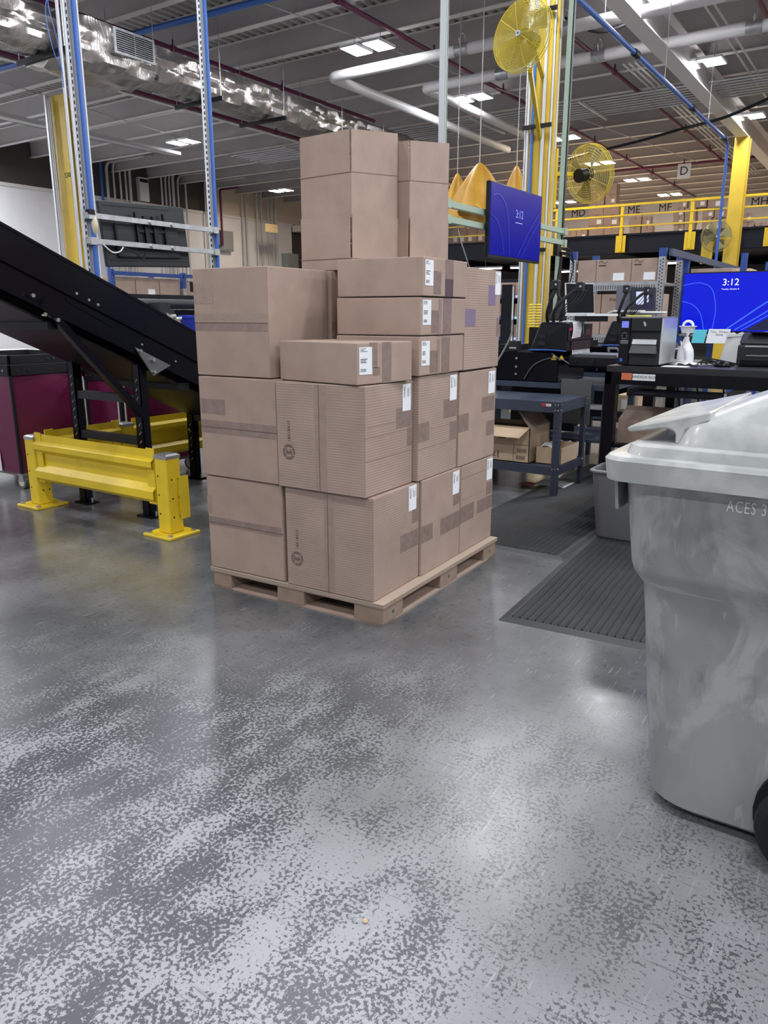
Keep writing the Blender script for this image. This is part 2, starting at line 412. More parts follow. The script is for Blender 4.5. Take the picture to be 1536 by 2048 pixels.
# walls
wl = B(-26.3, -26.05, -10, 41, 0, ZD).build('wall_left', browngrey, kind='structure')
B(-26.05, -26.0, 25.6, 41, 5.66, ZD).build('far_wall_stand_in', mat('lit_far_wall_cream', (.66, .58, .48), .7), wl)  # cream panel stands in for the lit far wall beyond the opening
B(-26.05, -25.96, 25.35, 25.6, 5.66, ZD).build('tan_edge_post', mat('tan_paint', (.45, .30, .12), .7), wl)
B(-26.05, -25.95, -10, 30.7, 0, 5.66).build('white_wall_panel', white, wl)
B(-25.95, -25.90, -10, 30.7, 5.55, 5.66).build('wall_cap', pale_lit_paint, wl)
wb = B(-27, 16, 40.6, 40.9, 0, ZD).build('wall_back', white, kind='structure')
B(16, 16.3, -10, 41, 0, ZD).build('wall_right', white, kind='structure')
B(-27, 16, -10.3, -10, 0, ZD).build('wall_front', white, kind='structure')

# ------------------------------------------------------------------ lamps
def lamp_tpl(lens, label):
    t = thing('ceiling_lamp', label, 'lamp')
    for sx in (-1, 1):
        h = B(sx * .26 - .2, sx * .26 + .2, -.29, .29, .0, .05).build('lamp_housing', whiteplastic, t)
        MB().add([(sx * .26 - .175, -.27, -.002), (sx * .26 - .175, .27, -.002), (sx * .26 + .175, .27, -.002), (sx * .26 + .175, -.27, -.002)], [(0, 1, 2, 3)]).build('lamp_lens', lens, h)
    MB().cyl((-.3, 0, .05), (-.3, 0, .3), .006, 6).cyl((.3, 0, .05), (.3, 0, .3), .006, 6).build('hanger_wire', steel, t)
    MB().box(-.12, .12, -.1, .1, .05, .11).build('driver_box', whiteplastic, t)
    return t
L_cool = lamp_tpl(lens_cool, ''); L_warm = lamp_tpl(lens_warm, '')
used = {}
def lamp(x, y, tplo, label, group=None):
    if not used.get(tplo): o = tplo; used[tplo] = 1
    else: o = copy_tree(tplo)
    place(o, (x, y, 6.3), 0, label)
    if group: o['group'] = group
    elif 'group' in o: del o['group']
    return o
vis = [(-9.39, 13.5, 0, 'twin-panel lamp hanging above the silver duct, highest left of the pole'),
       (-9.36, 17.75, 0, 'twin-panel lamp hanging between the white pipes, left of the yellow fan'),
       (-4.33, 14.05, 0, 'twin-panel lamp cut by the top edge above the white pipes'),
       (-4.28, 18.05, 0, 'twin-panel lamp under the pale girder at upper right'),
       (-4.28, 23.3, 0, 'twin-panel lamp at the top of the far yellow column'),
       (-18.66, 17.26, 0, 'lamp hanging in front of the grey wall conduits'),
       (-22.3, 25.8, 1, 'small far lamp left of the tall open boxes above the white wall'),
       (-9.11, 23.0, 1, 'far lamp half hidden behind the green post and yellow column'),
       (-9.44, 27.3, 1, 'far twin lamp just right of the wall fan above the purple pipe'),
       (-9.33, 31.3, 1, 'far twin lamp below the letter D sign, left of it'),
       (-9.25, 35.8, 1, 'small farthest twin lamp in front of the back wall'),
       (-13.75, 30.9, 1, 'far lamp above the upper edge of the wall TV'),
       (-13.8, 35.5, 1, 'small far lamp low beside the green post above the yellow handrail')]
for x, y, w, lb in vis: lamp(x, y, (L_cool, L_warm)[w], lb)
for x in (-13.9, -9.35, -4.3, .4, 5.1, 9.8):
    for y in (-4.2, .2, 4.7, 9.1):
        if y == 9.1 and x < -10: continue
        lamp(x, y, L_cool, 'twin-panel lamp in the ceiling rows above and behind the camera', 'lamps above and behind the camera')
for x, y in ((5.1, 13.6), (5.1, 18), (5.1, 22.5), (5.1, 27), (9.8, 13.6), (9.8, 18), (.4, 27), (.4, 31.4), (.4, 35.6), (5.1, 35.6), (-18.7, 1), (-18.7, -4), (.4, 13.6), (.4, 18), (.4, 22.5), (-18.7, 4.6), (-18.7, 8.6), (-23, 0), (-23, 4.4), (-23, 8.8), (-23, 12.6), (-24.6, 10.6), (-24.6, 13.4), (-24.6, 7), (9.8, 22.5), (9.8, 27)):  # rows carried on out of view, plus unseen lamps added to brighten left wall
    lamp(x, y, L_warm if y > 25 else L_cool, 'twin-panel lamp, from the rows and extras added to brighten the left wall, outside the picture', 'lamps outside the picture')

# ------------------------------------------------------------------ columns
def column(x, y, label, s=.2, top=6.0):
    c = thing('steel_column', label, 'column', (x, y, 0))
    MB().box(x - s, x + s, y - s, y - s + .03, 0, top).box(x - s, x + s, y + s - .03, y + s, 0, top).build('column_flange', yellow2, c)
    B(x - .012, x + .012, y - s + .03, y + s - .03, 0, top).build('column_web', yellow2, c)
    B(x - s - .07, x + s + .07, y - s - .07, y + s + .07, 0, .025).build('base_plate', yellow2, c)
    return c
c1 = column(-16.2, 11.62, 'yellow steel column marked S30 under the silver duct', .23)
text('lettering', 'S30', .15, (-16.07, 11.385, 4.36), (1, 0, 0), (0, 0, 1), ink, c1, .002)
MB().cyl((-16.36, 11.27, 0), (-16.36, 11.27, 5.9), .022, 8).cyl((-16.30, 11.27, 0), (-16.30, 11.27, 5.9), .018, 8).build('conduit_run', conduit, c1)
B(-16.46, -16.40, 11.24, 11.29, 0, 6.0).build('perforated_strip', alu, c1)
c2 = column(-4.45, 10.5, 'yellow steel column with conduits and a cage fan beside the blue wall TV', .15)
for k, (dx, dy, m, r) in enumerate([(-.13, -.18, alu, .018), (-.07, -.18, bluepaint, .021), (.08, -.175, alu, .022), (.165, -.13, alu, .016), (.175, -.07, yellow2, .03), (.175, .02, alu, .016), (-.175, -.15, steel, .016)]):
    MB().cyl((-4.45 + dx, 10.5 + dy, .02), (-4.45 + dx, 10.5 + dy, 6.2), r, 8).build('conduit_run', m, c2)
for z in (2.2, 3.75, 5.1): MB().bar((-4.64, 10.29, z), (-4.24, 10.29, z), .03, .05).build('pipe_clamp', blacksatin, c2)
c3 = column(-4.45, 24.3, 'far yellow steel column standing in front of the mezzanine', .185)
B(-5.2, -4.9, 24.0, 24.06, 2.75, 3.35).build('mezzanine_bracket', yellow2, c3)

# ------------------------------------------------------------------ duct
d = thing('air_duct', 'silver foil-wrapped square air duct running under the roof', 'duct', (-12, 14, 5.45))
def wob(a, b, amp): return amp * (math.sin(a * 5.1 + b * 3.3) + .6 * math.sin(a * 11.7 + b * 7.1 + 1) + .4 * math.sin(a * 23 - b * 5))
def duct_seg(y0, y1, x0, x1, z0, z1, name='duct_section', par=d, amp=.022):
    ny = max(4, int((y1 - y0) / .09)); rings = []
    for j in range(ny + 1):
        yy = y0 + (y1 - y0) * j / ny; q = []
        base = rrect(x0, x1, z0, z1, .16, 0, 3); m = len(base); fine = []
        for i in range(m):
            a, b = Vector(base[i]), Vector(base[(i + 1) % m]); k = 5 if (b - a).length > .2 else 1
            for t in range(k): fine.append(a.lerp(b, t / k))
        cx, cz = (x0 + x1) / 2, (z0 + z1) / 2
        pinch = 1 - .03 * math.exp(-((j / ny) * (1 - j / ny)) * 60)
        for i, p in enumerate(fine):
            w = wob(i * .35, yy, amp) + .03 * random.random()
            dx, dz = p.x - cx, p.y - cz; l = math.hypot(dx, dz)
            q.append((cx + dx * pinch * (1 + w / l), yy, cz + dz * pinch * (1 + w / l)))
        rings.append(q)
    return MB().loft(rings).build(name, foil, par, smooth=True)
for k, (a, b) in enumerate([(3.5, 5.2), (5.2, 6.9), (6.9, 8.3), (9.9, 11.2), (11.2, 12.4), (12.4, 13.7), (13.7, 15.2), (15.2, 16.7), (16.7, 18.2), (18.2, 20.6)]):
    duct_seg(a, b, -12.4, -11.6, 5.36, 5.9)
duct_seg(8.25, 9.95, -12.5, -11.3, 5.2, 5.86, amp=.03)
vb = B(-11.36, -11.24, 9.05, 9.88, 5.44, 5.82).build('vent_frame', steel, d)
for ya, yb_ in ((9.10, 9.455), (9.475, 9.83)): B(-11.24, -11.236, ya, yb_, 5.48, 5.78).build('vent_opening', blacksatin, vb)
for k in range(9): B(-11.238, -11.225, 9.10, 9.83, 5.49 + k * .032, 5.50 + k * .032).build('vent_louvre', steel, vb)
for yy in (8.2, 9.95, 11.5, 13.3, 15.3, 17.0):
    h = MB().bar((-12.6, yy, 5.29), (-11.3, yy, 5.29), .05, .07).build('duct_hanger_bar', blacksatin, d)
    for hx in (-11.35, -12.55): MB().cyl((hx, yy, 5.29), (hx, yy, 6.6), .006, 6).build('hanger_rod', steel, h)

# ------------------------------------------------------------------ roof pipes
def pipe(name, pts, r, m, label, cat='pipe', group=None, n=10, par=None):
    return MB().tube(pts, r, n).build(name, m, par, smooth=True, label=label, cat=cat, group=group)
for i, (yy, xe, yb, lb) in enumerate([(14.0, -10.65, 22.6, 'white jacketed pipe with a bend, upper of the two beside the green pole'),
                                      (15.75, -9.45, 22.8, 'white jacketed pipe with a bend, lower of the two beside the green pole')]):
    t = thing('roof_pipe', lb, 'pipe', (-4, yy, 6.1), 'white roof pipes')
    MB().tube(bend((16, yy, 6.1), (xe, yy, 6.1), (xe, yb, 6.1), .14), .10, 14).build('pipe_run', pipewhite, t, smooth=True)
    for x in (-7.6, -5.6, -2.9, .5):
        cl = MB().cyl((x - .13, yy, 6.1), (x + .13, yy, 6.1), .112, 14).build('pipe_sleeve', steel, t, smooth=True)
        MB().torus((x, yy, 6.27), .11, .014, 'x', 16, 5).cyl((x, yy, 6.38), (x, yy, 6.62), .008, 6).build('hanger_ring', steel, cl)
for i, (pts, lb) in enumerate([([(-13, 2, 6.5), (-13, 19, 6.5)], 'purple sprinkler pipe running above the silver duct'),
                               ([(-16.1, 2, 6.5), (-16.1, 30, 6.5)], 'purple sprinkler pipe running below and left of the duct'),
                               ([(-8.9, 2, 6.55), (-8.9, 39, 6.55)], 'purple sprinkler pipe passing the highest centre lamp'),
                               ([(-6.2, 2, 6.55), (-6.2, 34, 6.55)], 'purple sprinkler pipe passing behind the long blue air pipe'),
                               ([(-2.9, 2, 6.55), (-2.9, 34, 6.55)], 'purple sprinkler pipe crossing the white pipes at upper right'),
                               ([(-14, 30.2, 6.5), (6, 30.2, 6.5)], 'purple main pipe running crosswise behind the D sign')]):
    t = thing('sprinkler_pipe', lb, 'pipe', pts[0], 'sprinkler pipes')
    MB().tube(pts, .045, 8).build('pipe_run', purple, t, smooth=True)
    a, b = Vector(pts[0]), Vector(pts[1]); L_ = (b - a).length
    for k in range(1, int(L_ / 3.3)): p = a.lerp(b, k * 3.3 / L_); MB().cyl(p, p + Vector((0, 0, .16)), .02, 6).cyl(p - Vector((0, .05, 0)), p + Vector((0, .05, 0)), .06, 8).build('sprinkler_head', purple, t)
pipe('vertical_sprinkler_drop', bend((-24.5, 25.6, 6.6), (-25.6, 25.6, 6.6), (-25.6, 25.6, 4.3), .1) + [(-25.6, 25.3, 4.3)], .05, purple, 'purple vertical pipe coming down the white wall')
# blue air line
t = thing('air_line', 'long blue air pipe slanting from the green post to the far column', 'pipe', (-3.83, 9, 5))
MB().tube([(-3.83, 9.2, 5.0), (-3.83, 18.9, 5.0)], .035, 10).build('pipe_run', bluepaint, t, smooth=True)
MB().tube([(-3.83, 18.9, 5.0), (-3.83, 19.2, 4.95), (-3.83, 19.25, 4.6), (-3.83, 19.25, 1.6)], .03, 10).build('drop_pipe', bluepaint, t, smooth=True)
for yy in (12.3, 15.9, 18.9): MB().cyl((-3.83, yy - .08, 5), (-3.83, yy + .08, 5), .055, 10).build('coupling', blacksatin, t)
for yy in (10.9, 13.9, 17.2): MB().cyl((-3.83, yy, 5.03), (-3.83, yy, 6.6), .005, 5).build('hanger_wire', steel, t)
t = thing('air_line', 'blue air pipe crossing the roof at top left, behind the perforated posts', 'pipe', (-8, 10.9, 6.5))
MB().tube([(-22, 10.45, 6.5), (-5.6, 11.3, 6.5)], .055, 10).build('pipe_run', bluepaint, t, smooth=True)
for x in (-13.6, -9.0, -7.2): MB().cyl((x, 10.9, 6.5), (x, 10.9, 6.95), .008, 5).build('hanger_wire', steel, t)
# conduit bundle under the joists
t = thing('conduit_rack', 'bundle of thin grey conduits crossing under the roof behind the columns', 'conduit', (-6, 20.4, 6.3))
for k in range(8):
    yy = 19.6 + k * .22
    MB().tube([(-19, yy, 6.33), (16, yy, 6.33)], .022, 6).build('conduit_run', conduit, t)
for x in (-16.5, -13, -10.2, -7.3, -4.6, -1.5, 2): MB().bar((x, 19.3, 6.28), (x, 21.4, 6.28), .05, .05).build('support_strut', alu, t)
t = thing('conduit_rack', 'pair of grey conduits and tray running along the roof towards the far column', 'conduit', (-4.9, 17, 6.4))
for k in range(4): MB().tube([(-5.35 - .12 * k, 17.5, 6.4), (-5.35 - .12 * k, 33, 6.4)], .022, 6).build('conduit_run', conduit, t)
for k in range(2): MB().tube([(-3.5 - .15 * k, 3, 6.45), (-3.5 - .15 * k, 33, 6.45)], .022, 6).build('conduit_run', conduit, t)
pipe('roof_cable', smooth_path([(-11, 24.0, 5.55), (-8.6, 22.9, 5.75), (-6.8, 22.4, 5.85), (-5.5, 22.0, 5.95), (-4.2, 21.0, 5.9), (-2.8, 20.6, 6.25)], 6), .035, navyblack, 'dark blue cable sagging under the roof behind the yellow column', 'cable')
pipe('roof_cable', smooth_path([(-5.9, 14.6, 6.5), (-5.2, 14.5, 6.1), (-4.5, 14.5, 6.2), (-3.6, 14.6, 6.6)], 6), .022, blackrub, 'short black cable looping under the girder at upper right', 'cable')
t = thing('cable_tray', 'flat grey cable tray hanging low at the left under the roof', 'tray', (-19, 14, 5.9))
for dx in (0, .35): MB().box(-18.9 + dx, -18.86 + dx, 4, 17.0, 5.9, 5.98).build('tray_rail', conduit, t)
B(-18.9, -18.52, 4, 17.0, 5.9, 5.91).build('tray_floor', conduit, t)
# wires along
for x0, y0, x1, y1, lb in ((-11.2, 4, -6.9, 30, 'thin slanting wire under the roof left of the green pole'), (-17.5, 7, -20.5, 27, 'thin slanting wire under the roof behind the perforated posts')):
    pipe('roof_wire', [(x0, y0, 6.55), (x1, y1, 6.5)], .012, conduit, lb, 'wire', n=5)
pipe('white_vent_pipe', [(-3.5, 24.6, 6.2), (-3.2, 28.5, 6.0), (-2.7, 33, 5.9)], .2, pipewhite, 'thick white pipe beside the top of the far column', 'pipe', n=14)

# ------------------------------------------------------------------ conduits on the left wall
us = [19.95, 20.25, 20.55, 20.8, 21.0, 22.55, 22.75, 22.95, 23.15, 23.4, 23.82, 24.9, 25.1, 25.5, 27.15, 27.4, 28.1, 28.4, 28.85, 29.15, 29.4]
for k, yy in enumerate(us):
    z1 = 6.86 + .06 * (k % 3)
    MB().tube(bend((-25.8, yy, .02), (-25.8, yy, z1), (-23.6, yy, z1), .3), .038 if k % 4 else .055, 8).build(
        'conduit_pipe', conduit, smooth=True, label='%s grey wall conduit counted from the dark blue pipe on the far left wall' % ORD[k], cat='conduit', group='conduits on the far left wall')
MB().tube([(-25.8, 19.7, .02), (-25.8, 19.7, 6.9)], .05, 8).build('conduit_pipe', bluepaint, label='dark blue pipe rising on the wall left of the grey conduits', cat='pipe')
t = thing('louvre_panel', 'pale louvred box high on the dark wall between the conduits', 'panel', (-25.95, 21.9, 5.6))
B(-26.045, -25.86, 21.5, 21.95, 5.7, 6.58).build('body', whiteplastic, t)
B(-25.86, -25.84, 21.53, 21.92, 6.4, 6.52).build('slot', blacksatin, t)
t = thing('electrical_box', 'grey electrical box on the white wall behind the wall-mounted TV', 'box', (-25.9, 25.9, 4.5))
B(-25.94, -25.72, 25.4, 26.4, 4.1, 4.95).build('body', greybox, t); B(-25.72, -25.70, 25.45, 26.35, 4.15, 4.9).build('door', greybox, t)
t = thing('electrical_box', 'dark grey electrical box at the right end of the white wall', 'box', (-25.9, 30.3, 3.9))
B(-25.94, -25.55, 29.9, 30.7, 3.35, 4.25).build('body', greybox, t); MB().tube(bend((-25.7, 30.3, 3.35), (-25.7, 30.3, 1.2), (-25.7, 31.5, 1.2), .2), .04, 8).build('conduit_run', conduit, t)
MB().tube([(-25.75, 25.6, 3.35), (-25.75, 29.9, 3.3)], .03, 6).build('conduit_run', conduit, t)
# grey wall beam and exit sign beyond the white wall
t = thing('roof_beam', 'cream roof beam along the far corner above the white wall', 'beam', (-25, 36, 5.4))
B(-25.9, -25.5, 30.7, 40.5, 5.3, 5.6).build('beam', pale_lit_paint, t)
t = thing('hanging_sign', 'small cream sign hanging above the end of the white wall', 'sign', (-24.5, 27.5, 5.1))
B(-24.52, -24.48, 27.2, 28.0, 4.95, 5.3).build('panel', mat('warm_sign', (.75, .6, .35), .5), t); MB().cyl((-24.5, 27.6, 5.3), (-24.5, 27.6, 6.6), .01, 5).build('hanger_rod', steel, t)
t = thing('guard_gate', 'far yellow ladder cage at the end of the white wall', 'gate', (-23.5, 31.8, 0))
for dy in (0, 1.1): MB().bar((-24.2, 31.3 + dy, 0), (-24.2, 31.3 + dy, 4.55), .09, .09).build('post', yellow2, t)
for z in (2.9, 3.45, 4.0, 4.5): MB().bar((-24.2, 31.3, z), (-24.2, 32.4, z), .05, .06).build('rung', yellow2, t)
# ------------------------------------------------------------------ mezzanine
mz = thing('mezzanine', 'black-edged storage mezzanine with yellow handrail at the back of the hall', 'mezzanine', (-4, 25, 0))
B(-19, 16, 25.0, 25.12, 3.2, 3.78).build('edge_beam', navyblack, mz)
MB().box(-19, 16, 24.93, 25.12, 3.2, 3.225).box(-19, 16, 24.93, 25.12, 3.72, 3.745).build('beam_flange', navyblack, mz)
B(-19, 16, 25.12, 40.5, 3.6, 3.78).build('deck', mat('mezzanine_deck', (.45, .42, .38), .8), mz)
for x in (-16, -12, -8.2, -.5, 3.5): B(x - .06, x + .06, 25.12, 40.5, 3.3, 3.6).build('deck_joist', navyblack, mz)
for k, x in enumerate([-18.4, -16.3, -14.2, -12.0, -9.9, -7.8, -5.75, -3.6, -1.5, .6]):
    p = B(x - .045, x + .045, 24.86, 24.93, 3.25, 4.62).build('handrail_post', yellow, mz)
    B(x - .15, x + .15, 24.90, 24.95, 3.22, 3.72).build('post_bracket', yellow, p)
for z, h in ((4.6, .065), (4.3, .042), (3.98, .042)): B(-19, 16, 24.84, 24.9, z - h / 2, z + h / 2).build('handrail', yellow, mz)
for x in (-18.5, -10.8, -.8, 4): B(x - .15, x + .15, 25.3, 25.6, 0, 3.2).build('support_column', yellow2, mz)
B(-19, 16, 33, 33.1, 0, 3.2).build('rear_partition', browngrey, mz)
mezz = [(-9.42, -8.91, 4.56, 4.89), (-9.4, -8.89, 4.22, 4.56), (-9.37, -8.86, 3.78, 4.22), (-8.91, -8.4, 4.52, 4.86), (-8.89, -8.37, 4.19, 4.52), (-8.86, -8.35, 3.78, 4.19), (-9.4, -8.9, 4.89, 5.25), (-8.88, -8.51, 4.86, 5.15), (-9.21, -8.92, 5.25, 5.54), (-8.86, -8.51, 5.15, 5.49), (-9.79, -9.43, 3.78, 4.12), (-10.22, -9.81, 3.78, 4.09), (-8.04, -7.64, 4.12, 4.43), (-7.62, -7.35, 4.12, 4.41), (-8.02, -7.66, 3.78, 4.12), (-7.62, -7.28, 3.78, 4.12), (-6.67, -6.34, 4.34, 4.58), (-6.33, -6.0, 4.34, 4.57), (-6.65, -6.32, 4.1, 4.34), (-6.31, -5.98, 4.1, 4.34), (-6.63, -6.3, 3.78, 4.1), (-6.29, -5.99, 3.78, 4.1), (-6.55, -6.27, 4.58, 4.87), (-6.11, -5.7, 4.57, 4.87), (-5.66, -5.24, 4.52, 4.86), (-5.8, -5.45, 4.25, 4.52), (-5.44, -5.13, 4.23, 4.52), (-5.78, -5.5, 3.78, 4.25), (-5.49, -5.21, 3.78, 4.23), (-5.2, -4.9, 3.78, 4.21), (-4.64, -4.35, 4.05, 4.31), (-4.61, -4.29, 3.78, 4.05), (-4.25, -3.94, 3.78, 4.01)]
mlab = {0: 'left tall stack on the mezzanine', 12: 'middle low stack on the mezzanine', 16: 'wrapped stack on the mezzanine behind the handrail', 25: 'right stack on the mezzanine beside the blue drop pipe', 30: 'small pile on the mezzanine right of the far column'}
mpos = ['left column third', 'left column second', 'left column lowest', 'right column third', 'right column second', 'right column lowest', 'fourth-level left', 'fourth-level right', 'topmost left', 'topmost right', 'low nearest', 'low farthest left',
        'upper left', 'upper right', 'lower left', 'lower right', 'third-level left', 'third-level right', 'second-level left', 'second-level right', 'lowest left', 'lowest right', 'topmost left', 'topmost middle', 'topmost right',
        'upper left', 'upper right', 'lower left', 'lower middle', 'lower right', 'upper', 'lower left', 'lower right']
cur = ''
for k, (x0, x1, z0, z1) in enumerate(mezz):
    cur = mlab.get(k, cur)
    yb = 26.4 + .02 * (k % 3)
    t = thing('carton', mpos[k] + ' far carton in the ' + cur, 'box', ((x0 + x1) / 2, yb, z0), 'cartons in the ' + cur)
    B(x0 + .006, x1 - .006, yb, yb + (x1 - x0) * 1.0, z0 + .004, z1).build('body', cardboard, t)
    if k % 3 == 1 or k > 15:
        B(x0 + .55 * (x1 - x0), x0 + .85 * (x1 - x0), yb - .004, yb, z0 + .05, z0 + .55 * (z1 - z0)).build('label', paper, t)
    B((x0 + x1) / 2 - .03, (x0 + x1) / 2 + .03, yb - .003, yb, z1 - .1, z1).build('tape', tape_m, t)
for k, (x0, x1, z0, z1) in enumerate([(-14.88, -14.6, 3.78, 4.51), (-14.59, -14.27, 3.78, 4.54), (-14.26, -13.85, 3.78, 4.48), (-13.83, -13.39, 3.78, 4.49)]):
    t = thing('carton', ORD[k] + ' far carton from the left behind the handrail left of the wall TV', 'box', ((x0 + x1) / 2, 27, z0), 'cartons left of the wall TV')
    B(x0 + .005, x1 - .005, 27, 27.4, z0, z1).build('body', cardboard, t); B(x0 + .05, x0 + .2, 26.995, 27, z0 + .25, z0 + .45).build('label', paper, t)
for s_, x, z in (('MD', -15.0, 6.42), ('ME', -12.15, 6.38), ('MF', -10.65, 6.38), ('MH', -6.45, 6.35)):
    t = thing('aisle_sign', 'black letters %s on the back wall' % s_, 'sign', (x, 40.58, z - .2))
    B(x - .4, x + .4, 40.57, 40.6, z - .26, z + .26).build('panel', white, t); text('lettering', s_, .5, (x, 40.565, z), (1, 0, 0), (0, 0, 1), ink, t, .002)
t = thing('hanging_sign', 'white square sign with black letter D hanging below the roof', 'sign', (-6.6, 27, 5.55))
B(-6.8, -6.4, 27, 27.02, 5.53, 5.97).build('panel', paper, t); text('lettering', 'D', .36, (-6.6, 26.99, 5.75), (1, 0, 0), (0, 0, 1), ink, t, .002)
for wx in (-6.75, -6.45): MB().cyl((wx, 27.01, 5.97), (-6.6, 27.01, 6.6), .007, 5).build('hanger_wire', steel, t)
for x, y, lb in ((-13.2, 26.5, 'warm tube lamp under the mezzanine just right of the tall box'), (-11.6, 26.6, 'warm tube lamp under the mezzanine below the blue wall TV'), (-11.0, 30.0, 'warm tube lamp deep under the mezzanine beside the yellow column'), (-6.8, 27, 'tube lamp under the mezzanine above the right rack'), (-2.6, 27, 'tube lamp under the mezzanine right of the far column')):
    t = thing('tube_lamp', lb, 'lamp', (x, y, 2.95)); h = B(x - .65, x + .65, y - .08, y + .08, 3.0, 3.06).build('lamp_housing', whiteplastic, t)
    B(x - .62, x + .62, y - .06, y + .06, 2.96, 2.998).build('lamp_lens', tube_warm, h); MB().cyl((x, y, 3.06), (x, y, 3.6), .01, 5).build('hanger_rod', steel, t)

# ------------------------------------------------------------------ yellow tarps
def tarp(px, py, pz, rx, h, label, seed, lean=0.0):
    rnd = random.Random(seed)
    def fn(u, v):
        a = 2 * math.pi * u; k = v ** .85
        fold = 1 + .22 * math.sin(a * 5 + seed) * v + .1 * math.sin(a * 9 + 2 * seed) * v
        r = rx * k * fold; drop = h * (v ** 1.15) * (1 + .12 * math.sin(a * 3 + seed))
        return (px + r * math.cos(a) + lean * v, py + r * math.sin(a) * .6, pz - drop)
    t = thing('yellow_tarp', label, 'tarp', (px, py, pz - h))
    MB().grid(fn, 48, 14).build('tarp_sheet', tarp_m, t, smooth=True)
    MB().cyl((px, py, pz - .02), (px, py, pz + 2.95), .008, 5).build('hanging_cord', conduit, t)
    return t
tarp(-6.45, 12.6, 3.86, .62, .85, 'large yellow tarp hung by its peak between the tall box and the wall TV', 3)
tarp(-7.5, 13.75, 3.95, .34, .75, 'yellow tarp peak just right of the tall open box', 5)
tarp(-6.22, 13.6, 3.94, .30, .7, 'small yellow tarp peak above the top left corner of the wall TV', 8)

# ------------------------------------------------------------------ cage fans
def fan(c, R, yaw, pitch, label, rings, cagem, front=True):
    t = thing('cage_fan', label, 'fan', c)
    M = Matrix.Translation(Vector(c)) @ Matrix.Rotation(yaw, 4, 'Z') @ Matrix.Rotation(pitch, 4, 'X')
    # local: faces -Y
    mb = MB()
    for k in range(rings):
        r = R * (.12 + .88 * k / (rings - 1)); dome = .10 * R * (1 - (r / R) ** 2)
        mb.torus((0, -.11 * R - dome, 0), r, R * .0085, 'y', 40, 4)
    for k in range(10):
        a = 2 * math.pi * k / 10
        mb.tube([(R * f * math.cos(a), -.115 * R - .1 * R * (1 - f * f), R * f * math.sin(a)) for f in (.1, .4, .7, 1)], R * .008, 4)
    mb.xf(M).build('front_cage', cagem, t)
    mb = MB()
    for k in range(max(4, rings // 2)):
        r = R * (.25 + .75 * k / (max(4, rings // 2) - 1)); dome = .16 * R * (1 - (r / R) ** 2)
        mb.torus((0, .11 * R + dome, 0), r, R * .006, 'y', 36, 4)
    for k in range(12):
        a = 2 * math.pi * k / 12
        mb.tube([(R * f * math.cos(a), .115 * R + .16 * R * (1 - f * f), R * f * math.sin(a)) for f in (.2, .6, 1)], R * .008, 4)
    mb.xf(M).build('rear_cage', cagem, t)
    MB().torus((0, 0, 0), R * 1.0, R * .012, 'y', 40, 6).torus((0, -.11 * R, 0), R * 1.005, R * .014, 'y', 40, 6).torus((0, .11 * R, 0), R * 1.005, R * .014, 'y', 40, 6).xf(M).build('rim', cagem, t)
    for k in range(4):
        a = math.pi / 2 * k + .4; bl = MB()
        def bf(u, v, a=a):
            r = R * (.14 + .76 * u); w = (v - .5) * (.55 + .25 * u); aa = a + w
            return (r * math.cos(aa), .05 * R * (v - .5) * 2 * (1.2 - u * .5), r * math.sin(aa))
        bl.grid(bf, 6, 6).xf(M).build('blade', mat('fan_blade_metal', (.30, .27, .14), .45, .5), t, smooth=True, solid=.003)
    MB().cyl((0, .06 * R, 0), (0, .62 * R, 0), R * .24, 16).xf(M).build('motor', blacksatin, t, smooth=True)
    MB().cyl((0, -.235 * R, 0), (0, -.20 * R, 0), R * .085, 14).xf(M).build('hub_badge', whiteplastic, t)
    MB().cyl((0, -.24 * R, 0), (0, -.236 * R, 0), R * .035, 10).xf(M).build('badge_dot', bluepaint, t)
    return t
cage_y = mat('yellow_cage_wire', (.78, .62, .06), .4)
f1 = fan((-4.04, 8.845, 4.365), .372, math.radians(-13), math.radians(-6), 'large yellow cage fan at the top of the near yellow column', 30, cage_y)
MB().bar((-4.0, 9.0, 4.05), (-4.42, 10.35, 3.62), .045, .06).bar((-4.02, 9.08, 4.36), (-4.42, 10.35, 4.36), .05, .05).build('fan_bracket', yellow, f1)
f2 = fan((-3.96, 11.05, 3.23), .375, math.radians(160), math.radians(-12), 'yellow cage fan seen from behind, right of the near yellow column', 20, cage_y)
MB().bar((-4.30, 10.62, 3.2), (-4.12, 10.9, 3.22), .05, .05).bar((-4.26, 10.55, 2.75), (-4.26, 10.55, 3.5), .05, .05).build('fan_bracket', yellow, f2)
f3 = fan((-4.75, 23.6, 3.43), .40, math.radians(30), 0, 'small far cage fan on the far yellow column', 14, mat('old_cage_wire', (.30, .25, .10), .4))
MB().bar((-4.7, 23.75, 3.4), (-4.45, 24.05, 3.4), .06, .06).build('fan_bracket', yellow, f3)

